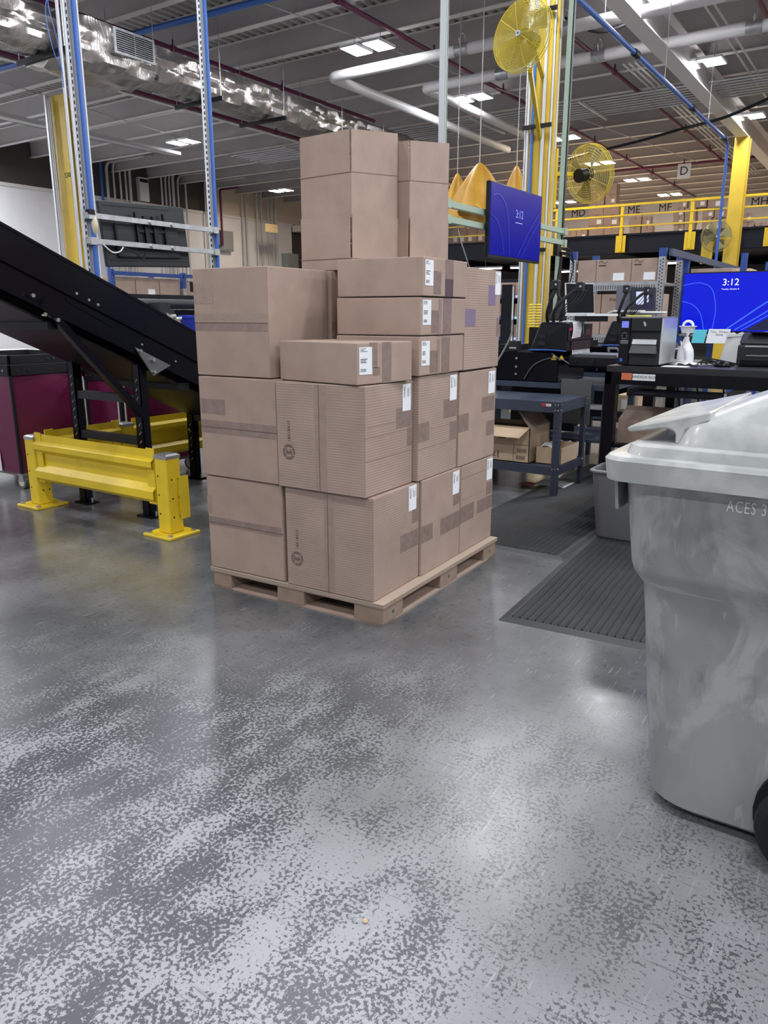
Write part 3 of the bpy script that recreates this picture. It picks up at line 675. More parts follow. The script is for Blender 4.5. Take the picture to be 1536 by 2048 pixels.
# ------------------------------------------------------------------ strut frames with wall TVs
def strut_post(x, y, z1, m, par, holes=True, name='strut_post'):
    p = MB().box(x - .0205, x + .0205, y - .0205, y - .0175, .01, z1).box(x - .0205, x + .0205, y + .0175, y + .0205, .01, z1).box(x - .0205, x - .0175, y - .0175, y + .0175, .01, z1).build(name, m, par)
    if holes:
        mb = MB()
        z = 1.2
        while z < 5.2: mb.box(x + .004, x + .0208, y - .0212, y - .0204, z, z + .028); z += .05
        h = mb.build('slot_holes', blacksatin, p); h['kind'] = 'stuff'
    B(x - .07, x + .07, y - .07, y + .07, 0, .01).build('foot_plate', m, p)
    return p
fr = thing('strut_frame', 'perforated steel strut frame with blue air pipes carrying the TV seen from behind', 'frame', (-5.9, 5, 0))
for y in (4.32, 5.755):
    strut_post(-5.9, y, 6.6, alu, fr)
    MB().cyl((-5.865, y + .03, .1), (-5.865, y + .03, 6.5), .0185, 8).build('air_pipe', bluepaint, fr, smooth=True)
MB().cyl((-5.90, 4.28, .1), (-5.90, 4.28, 6.4), .011, 6).cyl((-5.93, 4.25, .1), (-5.93, 4.25, 6.4), .014, 6).cyl((-5.87, 4.385, .1), (-5.87, 4.385, 6.4), .012, 6).build('conduit_run', alu, fr)
MB().tube(smooth_path([(-5.87, 4.2, 3.2), (-5.85, 4.12, 3.35), (-5.87, 4.1, 3.6), (-5.86, 4.16, 3.85), (-5.88, 4.2, 4.1)], 5), .004, 5).tube(smooth_path([(-5.87, 4.2, 3.1), (-5.85, 4.17, 3.4), (-5.87, 4.13, 3.7), (-5.86, 4.2, 4.0)], 5), .004, 5).build('loose_cable', bluepaint, fr)
for z in (2.155, 1.95):
    s_ = B(-5.88, -5.84, 4.29, 5.80, z - .021, z + .021).build('cross_strut', steel, fr)
    for y in (4.95, 5.2): MB().cyl((-5.845, y, z), (-5.825, y, z), .018, 8).build('bolt', chrome, s_)
    for y in (4.33, 5.755): B(-5.93, -5.835, y - .03, y + .03, z - .03, z + .03).build('clamp', steel, s_)
tv = thing('mounted_tv', 'black TV seen from behind, tilted on the left strut frame', 'tv', (-5.96, 5.0, 1.78))
Mt = Matrix.Translation(Vector((-5.95, 4.99, 2.05))) @ Matrix.Rotation(math.radians(2.4), 4, 'X') @ Matrix.Rotation(math.radians(-3), 4, 'Y')
B(-.035, .0, -.485, .485, -.275, .275).xf(Mt).build('rear_shell', darkplastic, tv, bevel=.008)
MB().box(0, .03, -.36, .36, -.20, .10).xf(Mt).build('electronics_bulge', darkplastic, tv, bevel=.012)
MB().box(.0, .004, -.44, .30, .235, .240).box(.0, .004, -.44, .44, -.225, -.22).xf(Mt).build('shell_groove', blacksatin, tv)
B(-.04, -.035, -.47, .47, -.26, .26).xf(Mt).build('screen', blacksatin, tv)
MB().box(.03, .055, -.15, -.13, -.12, .19).box(.03, .055, .17, .19, -.12, .19).box(.03, .06, -.06, -.02, -.1, .16).box(.03, .06, .04, .09, -.1, .16).box(.03, .05, -.15, .19, .02, .045).box(.03, .05, -.15, .19, -.1, -.085).xf(Mt).build('mount_bracket', blacksatin, tv)
MB().box(.055, .062, -.12, -.07, .10, .105).box(.055, .062, .1, .15, .10, .105).xf(Mt).build('bracket_pin', chrome, tv)
MB().tube(smooth_path([(-5.84, 4.42, 1.93), (-5.83, 4.5, 1.87), (-5.83, 4.58, 1.88), (-5.83, 4.62, 1.92)], 5), .006, 5).build('cable', whiteplastic, tv)
MB().tube(smooth_path([(-5.84, 4.62, 1.92), (-5.84, 4.75, 1.88), (-5.86, 4.85, 1.83), (-5.88, 4.9, 1.9)], 5), .005, 5).build('cable', blackrub, tv)
lt = thing('handheld_scanner', 'cream pod hanging on the left end of the TV frame', 'scanner', (-5.86, 4.34, 2.0))
MB().lathe([(.004, 2.0), (.025, 2.03), (.03, 2.09), (.02, 2.14), (.006, 2.16)], (-5.85, 4.36, 0), 10).build('body', mat('cream_plastic', (.62, .55, .38), .4), lt, smooth=True)
B(-5.88, -5.83, 4.3, 4.36, 2.16, 2.2).build('bracket', blacksatin, lt)

fr = thing('strut_frame', 'tall green strut frame carrying the blue wall TV', 'frame', (-2.8, 6, 0))
strut_post(-2.8, 4.91, 6.6, alu, fr, False); strut_post(-2.8, 7.12, 6.6, greenstrut, fr, False)
MB().box(-2.785, -2.778, 4.895, 4.915, .01, 6.6).build('post_lip', greenstrut, fr)
B(-2.782, -2.776, 7.125, 7.16, .01, 6.6).build('post_edge', blacksatin, fr)
for z in (2.085, 1.985):
    s_ = B(-2.785, -2.745, 4.88, 7.16, z - .0205, z + .0205).build('cross_strut', greenstrut, fr)
    for y in (4.91, 7.12): B(-2.79, -2.735, y - .03, y + .03, z - .03, z + .03).build('clamp', greenstrut, s_)
for dz in (1.95, 1.91, 1.87): MB().tube([(-2.77, 6.95, dz), (-2.74, 7.14, dz)], .007, 6).build('hose_fitting', mat('brass', (.55, .4, .15), .35, .8), fr)
B(-2.76, -2.72, 6.88, 6.98, 1.86, 1.96).build('manifold', blacksatin, fr)
for k in range(3):
    MB().tube(smooth_path([(-2.74, 7.14, 1.95 - .04 * k), (-2.70, 7.2, 1.9 - .03 * k), (-2.69, 7.22, 1.75), (-2.72, 7.16, 1.5), (-2.71, 7.14 - .02 * k, 1.3)], 5), .006, 5).build('air_hose', blackrub, fr)
def screen_curves(par, o, right, up, w, h, m, curves, off=.004):
    r = Vector(right); u = Vector(up); n = r.cross(u); o = Vector(o)
    for pts, wd in curves:
        P = smooth_path([(a, b, 0) for a, b in pts], 8); L_ = []; R_ = []
        for k, p in enumerate(P):
            d = (P[min(k + 1, len(P) - 1)] - P[max(k - 1, 0)]).normalized(); t = Vector((-d.y * h / w, d.x, 0)) * wd
            L_.append(o + r * (p.x * w + t.x * w) + u * (p.y * h + t.y * h) + n * off); R_.append(o + r * (p.x * w - t.x * w) + u * (p.y * h - t.y * h) + n * off)
        mb = MB(); k = len(P); mb.add(L_ + R_, [(i, i + 1, k + i + 1, k + i) for i in range(k - 1)]); mb.build('screen_curve', m, par)
tv = thing('mounted_tv', 'blue-screened wall TV showing the time on the green strut frame', 'tv', (-2.7, 5.93, 1.76))
B(-2.73, -2.695, 5.445, 6.425, 1.765, 2.30).build('housing', blacksatin, tv, bevel=.004)
scr = B(-2.6945, -2.692, 5.457, 6.413, 1.785, 2.29).build('screen', screen_deep, tv)
screen_curves(tv, (-2.6905, 5.457, 1.785), (0, 1, 0), (0, 0, 1), .956, .505, ribbon_dim, [([(.02, .83), (.15, .85), (.28, .7), (.34, .35), (.36, .02)], .006), ([(.02, .55), (.12, .48), (.2, .3), (.26, .02)], .005), ([(.98, .8), (.75, .45), (.52, .02)], .006), ([(.96, .62), (.8, .38), (.6, .02)], .005)])
text('screen_clock', '3:12', .085, (-2.6895, 5.97, 2.11), (0, 1, 0), (0, 0, 1), glyph_dim, tv, .0003)
B(-2.690, -2.6895, 5.90, 6.03, 2.045, 2.052).build('screen_date', glyph_dim, tv)
MB().bar((-2.755, 5.9, 2.13), (-2.755, 5.9, 1.93), .3, .02, (1, 0, 0)).build('wall_mount', blacksatin, tv)
pipe('hanging_hose', smooth_path([(-2.79, 5.12, 1.975), (-2.84, 5.3, 1.85), (-2.95, 5.7, 1.62), (-3.1, 6.2, 1.25), (-3.15, 6.5, 1.015)], 5), .0045, whiteplastic, 'thin white hose hanging behind the boxes left of the wall TV', 'hose', n=6)
# ------------------------------------------------------------------ pallet and cartons
PO = Vector((-1.762, 2.635, 0)); PR = math.radians(2.2)
def pw(p, q, z=0.0): return PO + Matrix.Rotation(PR, 3, 'Z') @ Vector((-q, p, z))
pal = thing('cardboard_pallet', 'cardboard pallet with corrugated deck and block feet under the box stack', 'pallet', PO, rotz=PR)
B(-1.025, .0, .0, 1.245, .078, .083).build('deck_liner', cardcut, pal)
B(-1.03, .005, -.005, 1.25, .083, .103).build('deck', cardcut, pal)
zz = MB()
for face in ('F', 'R'):
    n = 120 if face == 'F' else 140; L_ = 1.035 if face == 'F' else 1.255
    for row in range(2):
        for k in range(n):
            a = L_ * k / n; b = a + L_ / n * .55; z0 = .0845 + row * .0095
            if face == 'F': zz.add([(-1.03 + a, -.0056, z0), (-1.03 + b, -.0056, z0), (-1.03 + (a + b) / 2, -.0056, z0 + .0075)], [(0, 1, 2)])
            else: zz.add([(.0056, -.005 + a, z0), (.0056, -.005 + b, z0), (.0056, -.005 + (a + b) / 2, z0 + .0075)], [(0, 1, 2)])
o = zz.build('deck_corrugation', carddark, pal); o['kind'] = 'stuff'
for (p0, p1) in ((0, .175), (.55, .74), (1.075, 1.235)):
    for (q0, q1) in ((0, .155), (.44, .60), (.895, 1.015)):
        bl = B(-q1, -q0, p0, p1, .008, .078).build('block', mat('pallet_block_board', (.25, .175, .13), .85, col2=(.30, .21, .16), nscale=12), pal, bevel=.002)
        if q0 == 0: MB().cyl((.0002, (p0 + p1) / 2, .045), (.0012, (p0 + p1) / 2, .045), .009, 14).build('green_dot', green_dot, bl)
for (q0, q1) in ((0, .155), (.44, .60), (.895, 1.015)): B(-q1, -q0, 0, 1.235, 0, .008).build('runner', cardboard, pal)
for (p0, p1) in ((0, .1), (1.135, 1.235)): B(-1.015, 0, p0, p1, .0005, .0085).build('bottom_board', cardboard, pal)

def fp(face, w, d, h, u, v, off):
    if face == 'F': return (-w / 2 + u, -d / 2 - off, v)
    if face == 'R': return (w / 2 + off, -d / 2 + u, v)
    return (-w / 2 + u, -d / 2 + v, h + off)
def patch(face, w, d, h, u0, u1, v0, v1, o0=.0, o1=.0008, mb=None):
    a = fp(face, w, d, h, u0, v0, o0); b = fp(face, w, d, h, u1, v1, o1); mb = mb or MB()
    return mb.box(a[0], b[0], a[1], b[1], a[2], b[2])
def carton(label, p0, p1, q0, q1, z0, z1, m=cardribbed, jit=0.0, seam=None, tapes=(), labels=(), creases=(), stamp=False, group='cartons stacked on the pallet', lab_h=False):
    w, d, h = q1 - q0, p1 - p0, z1 - z0
    rz = PR + math.radians(jit)
    t = thing('carton', label, 'box', pw((p0 + p1) / 2, (q0 + q1) / 2, z0), group, rz)
    B(-w / 2, w / 2, -d / 2, d / 2, 0, h).build('body', m, t, bevel=.005, seg=2)
    o_ = .0006
    if seam:
        th = .0026
        # two flaps meeting in a seam on the front face (and its tape)
        if seam == 'v': rects = [(.003, w * seam_v(seam, w) - .0014, .003, h - .003), (w * seam_v(seam, w) + .0014, w - .003, .003, h - .003)]
        else: rects = [(.003, w - .003, .003, h * .5 - .0012), (.003, w - .003, h * .5 + .0012, h - .003)]
        for r in rects: patch('F', w, d, h, *r, 0, th).build('flap', m, t, bevel=.0012)
        s_ = w * .5 if seam == 'v' else h * .5
        g = (s_ - .0017, s_ + .0017, .004, h - .004) if seam == 'v' else (.004, w - .004, s_ - .0019, s_ + .0019)
        patch('F', w, d, h, *g, 0, .0040).build('seam_gap', carddark, t)
    base_off = .0027 if seam else .0
    for tp in tapes:
        f, u0, u1, v0, v1 = tp[:5]; tm = tp[5] if len(tp) > 5 else tape_m
        bo = base_off if f == 'F' else 0.0
        patch(f, w, d, h, u0, u1, v0, v1, bo, bo + .0007).build('tape', tm, t)
    for c_ in creases:
        f, u0, u1, v0, v1 = c_; patch(f, w, d, h, u0, u1, v0, v1, -.0001, .0003).build('crease', mat('crease_shade', (.24, .165, .13), .8), t)
    for lb in labels:
        f, u0, v0, lw, lh, up = lb
        bo = .0009
        l_ = patch(f, w, d, h, u0, u0 + lw, v0, v0 + lh, bo, bo + .0006).build('label', paper, t)
        mb = MB(); rnd = random.Random(hash(label) % 1000)
        if up:   # upright: text rows at the top, bar code low
            for k in range(3): patch(f, w, d, h, u0 + lw * .08, u0 + lw * (.35 + .3 * rnd.random()), v0 + lh * (.93 - .05 * k), v0 + lh * (.95 - .05 * k), bo + .0006, bo + .0008, mb)
            for k in range(3): patch(f, w, d, h, u0 + lw * .1, u0 + lw * (.4 + .25 * rnd.random()), v0 + lh * (.55 - .06 * k), v0 + lh * (.58 - .06 * k), bo + .0006, bo + .0008, mb)
            x = .1
            while x < .5: bw = .012 + .02 * rnd.random(); patch(f, w, d, h, u0 + lw * x, u0 + lw * (x + bw), v0 + lh * .10, v0 + lh * .22, bo + .0006, bo + .0008, mb); x += bw + .015 + .015 * rnd.random()
        else:    # label turned on its side
            y_ = .50
            while y_ < .9: bh = .012 + .018 * rnd.random(); patch(f, w, d, h, u0 + lw * .14, u0 + lw * .30, v0 + lh * y_, v0 + lh * (y_ + bh), bo + .0006, bo + .0008, mb); y_ += bh + .012 + .012 * rnd.random()
            for k in range(3): patch(f, w, d, h, u0 + lw * (.55 + .09 * k), u0 + lw * (.58 + .09 * k), v0 + lh * .52, v0 + lh * (.75 + .17 * rnd.random()), bo + .0006, bo + .0008, mb)
            patch(f, w, d, h, u0 + lw * .9, u0 + lw * .92, v0 + lh * .55, v0 + lh * .9, bo + .0006, bo + .0008, mb)
        mb.build('print', ink, l_)['kind'] = 'stuff'
    if stamp:
        cx, cz = stamp; y_ = -d / 2 - base_off - .0004
        mb = MB()
        def ring(r0, r1, n=36):
            vs = []; 
            for k in range(n):
                a = 2 * math.pi * k / n; vs += [(-w / 2 + cx + r0 * math.cos(a), y_, cz + r0 * math.sin(a)), (-w / 2 + cx + r1 * math.cos(a), y_, cz + r1 * math.sin(a))]
            mb.add(vs, [(2 * k, 2 * k + 1, (2 * k + 3) % (2 * n), (2 * k + 2) % (2 * n)) for k in range(n)])
        ring(.0325, .0345); ring(.0225, .0240)
        rnd = random.Random(4)
        for k in range(26):
            a = 2 * math.pi * k / 26 + .05
            if k % 7 == 3: continue
            c_ = Vector((-w / 2 + cx + .0283 * math.cos(a), y_, cz + .0283 * math.sin(a)))
            r_ = Vector((math.cos(a), 0, math.sin(a))); s_ = Vector((-math.sin(a), 0, math.cos(a)))
            mb.add([c_ - r_ * .003 - s_ * .002, c_ + r_ * .003 - s_ * .002, c_ + r_ * .003 + s_ * .002, c_ - r_ * .003 + s_ * .002], [(0, 1, 2, 3)])
        for k in range(5):
            x = -.016 + .007 * k; mb.box(-w / 2 + cx + x, -w / 2 + cx + x + .003, y_, y_ + .0001, cz - .013 + .004 * (k % 2), cz + .014 - .005 * (k % 3))
        mb.box(-w / 2 + cx - .018, -w / 2 + cx + .018, y_, y_ + .0001, cz - .003, cz - .001)
        mb.build('round_print', inkbrown, t)
        text('size_print', '18X18X15', .0215, (-w / 2 + cx + .004, y_, cz + .095), (0, 0, 1), (-1, 0, 0), inkbrown, t, .0001)
    return t
def seam_v(s, w): return .5
TW = .026   # half a tape width
# bottom layer
carton('bottom carton at the front left of the stack with a level taped seam', .005, .42, .555, 1.03, .105, .577, cardboard, .4, 'h',
       [('F', .004, .466, .235 - .012, .235 + .03), ('F', .0, .03, .28, .37, tapeclear)])
carton('bottom front corner carton printed 18X18X15 with an upright taped seam', .0, .41, .05, .532, .104, .577, cardribbed, .2, 'v',
       [('F', .222, .275, .004, .468, tapeclear), ('R', .345, .41, .285, .40), ('R', .235, .41, .165, .25)], [('R', .308, .350, .072, .118, 0)], stamp=(.062, .135))
carton('bottom carton in the middle of the right side', .416, .838, .04, .52, .104, .580, cardboard, .1, None,
       [('R', .0, .115, .165, .25), ('R', .20, .42, .16, .245), ('R', .34, .42, .285, .36)], [('R', .328, .343, .074, .12, 0)])
carton('bottom carton at the far right end of the stack', .845, 1.255, .04, .52, .104, .578, cardribbed, 0, None,
       [('R', .0, .165, .165, .255), ('R', .21, .40, .175, .25), ('R', .325, .41, .26, .33)], [('R', .322, .343, .074, .12, 0)], [('R', .005, .40, .405, .409), ('R', .005, .40, .29, .293)])
# middle layer
carton('middle carton at the front left with a level seam bulging at the tape', .0, .42, .562, 1.04, .580, 1.060, cardboard, -.3, 'h',
       [('F', .004, .470, .24 - .028, .24 + .034), ('F', .01, .165, .305, .375)])
carton('middle front corner carton printed 18X18X15 with an upright taped seam', -.018, .375, .072, .552, .580, 1.056, cardribbed, -.8, 'v',
       [('F', .218, .278, .004, .472, tapeclear), ('R', .25, .392, .27, .36), ('R', .345, .392, .18, .265)], [('R', .302, .343, .072, .12, 0)],
       [('R', .0, .39, .255, .259), ('R', .0, .39, .155, .159), ('R', .02, .39, .30, .303), ('F', .004, .218, .345, .348)], stamp=(.068, .165))
carton('middle carton in the middle of the right side', .382, .79, .045, .525, .582, 1.070, cardribbed, .3, None,
       [('R', .0, .105, .185, .275), ('R', .255, .41, .27, .36), ('R', .325, .41, .155, .245)], [('R', .318, .352, .074, .124, 0)], [('R', .0, .40, .235, .238), ('R', .0, .40, .15, .153)])
carton('middle carton at the far right end of the stack', .80, 1.255, .04, .52, .582, 1.064, cardboard, 0, None,
       [('R', .0, .115, .18, .27), ('R', .275, .44, .255, .335), ('R', .34, .445, .12, .20)], [('R', .350, .348, .085, .12, 0)])
# top layer
carton('top left carton with torn tape, its right side in half shadow', .02, .475, .612, 1.06, 1.064, 1.552, cardboard, .4, 'h',
       [('F', .004, .44, .244 - .036, .244 + .002), ('F', .002, .44, .246, .285, tapeclear), ('F', .006, .125, .33, .42, tapeclear)], creases=[('F', .004, .2, .415, .417)])
carton('tall carton at the far right of the top layer with violet tape', .825, 1.262, .035, .50, 1.072, 1.570, cardribbed, .2, None,
       [('R', .28, .37, .32, .42, tapeviolet), ('R', .0, .125, .215, .30, tapeviolet), ('R', .395, .43, .16, .255)], [('R', .36, .375, .072, .115, 0)])
carton('flat carton lying in front on the top of the corner column', .005, .36, .070, .550, 1.060, 1.232, cardboard, -10, None,
       [('R', .075, .125, .065, .172), ('R', .155, .215, .0, .172), ('R', .098, .14, .035, .07)], [('R', .012, .042, .078, .112, 1)])
for k, (z0, z1, jit, nm) in enumerate([(1.074, 1.250, 0, 'lowest'), (1.254, 1.420, -.4, 'middle'), (1.425, 1.592, .3, 'uppermost')]):
    carton('%s of the three flat cartons stacked on the right column' % nm, .37 + .004 * k, .82 + .004 * k, .036 - .004 * k, .488 - .002 * k, z0, z1, cardboard, jit, None,
           [('R', .10, .175, .01, .11), ('R', .215, .30, .0, .166, tape_m), ('R', .215, .30, .0, .08, tapeviolet) if k == 2 else ('R', .17, .20, .0, .16, tapeclear)],
           [('R', .018, .045, .078, .11, 1)], group='flat cartons on the right column')
# cartons behind, mostly hidden
for kk, (p0, p1, q0, q1, z0, z1, nm) in enumerate([(.43, .835, .56, 1.03, .105, .577, 'bottom'), (.845, 1.25, .56, 1.03, .105, .577, 'bottom'), (.43, .835, .565, 1.04, .582, 1.06, 'middle'), (.845, 1.25, .565, 1.04, .582, 1.06, 'middle'),
                                     (.49, .885, .60, 1.05, 1.064, 1.552, 'top'), (.895, 1.26, .60, 1.05, 1.064, 1.552, 'top')]):
    carton('%s-layer carton behind the front left cartons, %s of the two' % (nm, ('nearer', 'farther')[kk % 2]), p0, p1, q0, q1, z0, z1, cardboard, 0, None, [('R', .0, .05, .2, .25, tapeclear)], group='%s-layer cartons at the back of the stack' % nm)

def open_box(label, A_, B_, C_, D_, z0, ztop, cuts):
    """tall unfolded carton: corners A(left) B(front) C(right) D(back) as (p,q); cuts: heights of flap section, body, crease"""
    cen = [sum(c[0] for c in (A_, B_, C_, D_)) / 4, sum(c[1] for c in (A_, B_, C_, D_)) / 4]
    t = thing('open_carton', label, 'box', pw(cen[0], cen[1], z0), 'unfolded open cartons on top of the stack')
    cs = [A_, B_, C_, D_]
    def corner(i, f, out=0.0):
        p, q = cs[i]; dp, dq = p - cen[0], q - cen[1]; l = math.hypot(dp, dq)
        zt = ztop[i]; return pw(p + dp / l * out, q + dq / l * out, z0 + (zt - z0) * f)
    secs = [(0.0, cuts[0], 0, 0.001, 'side_panel'), (cuts[0] + .002, cuts[1], .007, .005, 'lower_flap'), (cuts[1] - .02, cuts[2], 0, -.004, 'side_panel'), (cuts[2] + .002, 1.0, .006, .0, 'top_flap')]
    for f0, f1, inset, out, nm in secs:
        for i in range(4):
            j = (i + 1) % 4
            a0, b0, a1, b1 = corner(i, f0, out), corner(j, f0, out), corner(i, f1, out), corner(j, f1, out)
            e = (b0 - a0).normalized() * inset; a0 = a0 + e; b0 = b0 - e; a1 = a1 + e; b1 = b1 - e
            n = (b0 - a0).cross(a1 - a0).normalized() * .0022
            MB().hexa([a0 - n, b0 - n, b0 + n, a0 + n, a1 - n, b1 - n, b1 + n, a1 + n]).build(nm, cardboard, t)
            if nm == 'top_flap' or nm == 'lower_flap':
                k0, k1 = corner(i, f0 - .002, out), corner(j, f0 - .002, out); MB().tube([k0, k1], .0022, 5).build('fold_line', mat('crease_light', (.36, .26, .205), .8), t)
    return t
open_box('larger unfolded carton standing open on top of the stack', (.52, .795), (.52, .497), (.955, .497), (.955, .795), 1.556, [2.168, 2.178, 2.236, 2.228], (.085, .40, .705))
open_box('narrower unfolded carton standing open behind the larger one', (.968, .76), (.968, .435), (1.41, .435), (1.41, .76), 1.572, [2.2, 2.2, 2.26, 2.26], (.085, .42, .70))
# ------------------------------------------------------------------ inclined conveyor
SL = .447
def zt(y, z0, y0=2.484): return z0 - SL * (y - y0)
Y0, Y1 = -.6, 6.2
cv = thing('inclined_conveyor', 'black inclined belt conveyor rising to the left above the yellow guard', 'conveyor', (-4.5, 4, 0))
def incl(x0, x1, za, zb, name, m, par=cv, y0=Y0, y1=Y1, **k):     # a slab following the incline; za/zb heights at y=2.484
    return MB().hexa([(x0, y0, zt(y0, za)), (x1, y0, zt(y0, za)), (x1, y1, zt(y1, za)), (x0, y1, zt(y1, za)), (x0, y0, zt(y0, zb)), (x1, y0, zt(y0, zb)), (x1, y1, zt(y1, zb)), (x0, y1, zt(y1, zb))]).build(name, m, par, **k)
for xs, s in ((-4.13, 1), (-4.93, -1)):
    g = incl(xs - .004 * s, xs, 1.665, 1.826, 'side_guard', blackpaint)
    incl(xs - .03 * s, xs + .004 * s, 1.812, 1.830, 'guard_lip', blackpaint, g)
    incl(xs - .03 * s, xs + .012 * s, 1.64, 1.668, 'rail_ledge', blackpaint)
    f = incl(xs - .035 * s, xs + .006 * s, 1.475, 1.64, 'side_frame', blackpaint)
    incl(xs - .035 * s, xs + .022 * s, 1.455, 1.478, 'frame_lip', blackpaint, f)
    incl(xs - .035 * s, xs + .022 * s, 1.615, 1.64, 'frame_lip', blackpaint, f)
    for y in (1.9, 2.9, 2.98, 3.04, 3.9, 4.8):
        MB().cyl((xs, y, zt(y, 1.652)), (xs + .018 * s, y, zt(y, 1.652)), .008, 8).build('bolt', steel, f)
    for y in (3.35, 3.62): MB().cyl((xs, y, zt(y, 1.545)), (xs + .014 * s, y, zt(y, 1.545)), .007, 8).build('bolt', steel, f)
incl(-4.9, -4.16, 1.60, 1.615, 'belt', blackrub)
incl(-4.9, -4.16, 1.40, 1.415, 'underside_pan', blacksatin)
for y in (2.2, 2.75, 3.7, 4.6): MB().bar((-4.92, y, zt(y, 1.405)), (-4.14, y, zt(y, 1.405)), .09, .05).build('under_brace', blacksatin, cv)
MB().hexa([(-4.128, 2.83, zt(2.83, 1.575)), (-4.12, 2.83, zt(2.83, 1.575)), (-4.12, 3.13, zt(3.13, 1.56)), (-4.128, 3.13, zt(3.13, 1.56)), (-4.128, 2.83, zt(2.83, 1.60)), (-4.12, 2.83, zt(2.83, 1.60)), (-4.12, 3.13, zt(3.13, 1.60)), (-4.128, 3.13, zt(3.13, 1.60))]).build('maker_plate', blackpaint, cv)
def leg_frame(y, htop, dy):
    for x in (-4.17, -4.87):
        l = MB().box(x - .035, x + .035, y - .03, y - .024, .012, htop).box(x + .029, x + .035, y - .03, y + .03, .012, htop).box(x - .035, x - .029, y - .03, y + .03, .012, htop).build('leg', blackpaint, cv)
        mb = MB(); z = .16
        while z < htop - .06: mb.add([(x - .014, y - .0305, z), (x + .004, y - .0305, z + .022), (x + .014, y - .0305, z + .022), (x - .004, y - .0305, z)], [(0, 1, 2, 3)]); z += .058
        mb.build('slot_holes', mat('slot_shade', (.25, .2, .2), .6), l)['kind'] = 'stuff'
        B(x - .08, x + .08, y - .05, y + .05, 0, .012).build('foot_plate', blackpaint, l)
        MB().cyl((x - .065, y, .012), (x - .065, y, .045), .007, 6).cyl((x + .065, y, .012), (x + .065, y, .045), .007, 6).build('anchor_bolt', steel, l)
        MB().cyl((x + .0, y - .034, .42), (x, y - .045, .42), .013, 8).build('bolt', chrome, l)
    for z in (.52, .80):
        if z < htop: MB().bar((-4.87, y, z), (-4.17, y, z), .04, .055).build('cross_bar', darkplastic, cv)
leg_frame(3.35, 1.03, 0)
MB().bar((-4.115, 2.66, zt(2.66, 1.49)), (-4.145, 3.33, .70), .045, .045).bar((-4.115, 2.66, zt(2.66, 1.49)), (-4.115, 2.78, zt(2.78, 1.47)), .05, .07).build('diagonal_brace', blackpaint, cv)
for y, z in ((2.60, 1.50), (2.66, 1.425), (2.74, 1.43)): MB().cyl((-4.10, y, zt(y, z)), (-4.08, y, zt(y, z)), .012, 8).build('bolt', chrome, cv)
gp = MB().prism([(3.27, 1.145), (3.55, 1.015), (3.40, .955)], 'x', -4.10, -4.09).build('gusset_plate', mat('grey_steel_plate', (.16, .16, .165), .4, .4), cv)
MB().cyl((-4.09, 3.30, 1.12), (-4.07, 3.30, 1.12), .012, 8).cyl((-4.09, 3.40, 1.06), (-4.07, 3.40, 1.06), .014, 8).cyl((-4.09, 3.40, .98), (-4.07, 3.40, .98), .011, 8).build('bolt', chrome, gp)
leg_frame(4.42, .56, 0)
MB().bar((-4.17, 4.42, .22), (-4.17, 5.3, .22), .04, .05).bar((-4.17, 4.5, .22), (-4.17, 4.9, .5), .035, .04).bar((-4.17, 4.42, .47), (-4.17, 5.3, .47), .05, .09).build('lower_stringer', blackpaint, cv)
leg_frame(1.2, 2.0, 0)

# ------------------------------------------------------------------ yellow guard rail
gd = thing('guard_rail', 'yellow steel guard rail with ribbed beams around the conveyor foot', 'guard rail', (-4.4, 3.1, 0))
def g_post(x, y):
    p = B(x - .055, x + .055, y - .055, y + .055, .018, .50).build('post', yellow, gd, bevel=.006)
    B(x - .125, x + .125, y - .125, y + .125, 0, .018).build('base_plate', yellow, p, bevel=.003)
    MB().box(x - .057, x + .057, y - .057, y + .057, .488, .508).hexa([(x - .057, y - .057, .508), (x + .057, y - .057, .508), (x + .057, y + .057, .508), (x - .057, y + .057, .508), (x - .04, y - .04, .518), (x + .04, y - .04, .518), (x + .04, y + .04, .518), (x - .04, y + .04, .518)]).build('post_cap', mat('aluminium_cap', (.45, .45, .46), .35, .8), p)
    for sx in (-1, 1):
        for sy in (-1, 1): MB().cyl((x + .095 * sx, y + .095 * sy, .018), (x + .095 * sx, y + .095 * sy, .028), .016, 8).build('anchor_bolt', steel, p)
    mb = MB()
    for z in (.12, .24, .36): mb.cyl((x - .028, y - .0552, z + .02), (x - .028, y - .0562, z + .02), .006, 8).cyl((x + .0552, y - .02, z), (x + .0562, y - .02, z), .006, 8).cyl((x + .0552, y + .03, z), (x + .0562, y + .03, z), .006, 8)
    mb.build('bolt_hole', blacksatin, p)
for x, y in ((-3.70, 3.13), (-5.08, 3.13), (-5.09, 3.90), (-5.09, 5.2)): g_post(x, y)
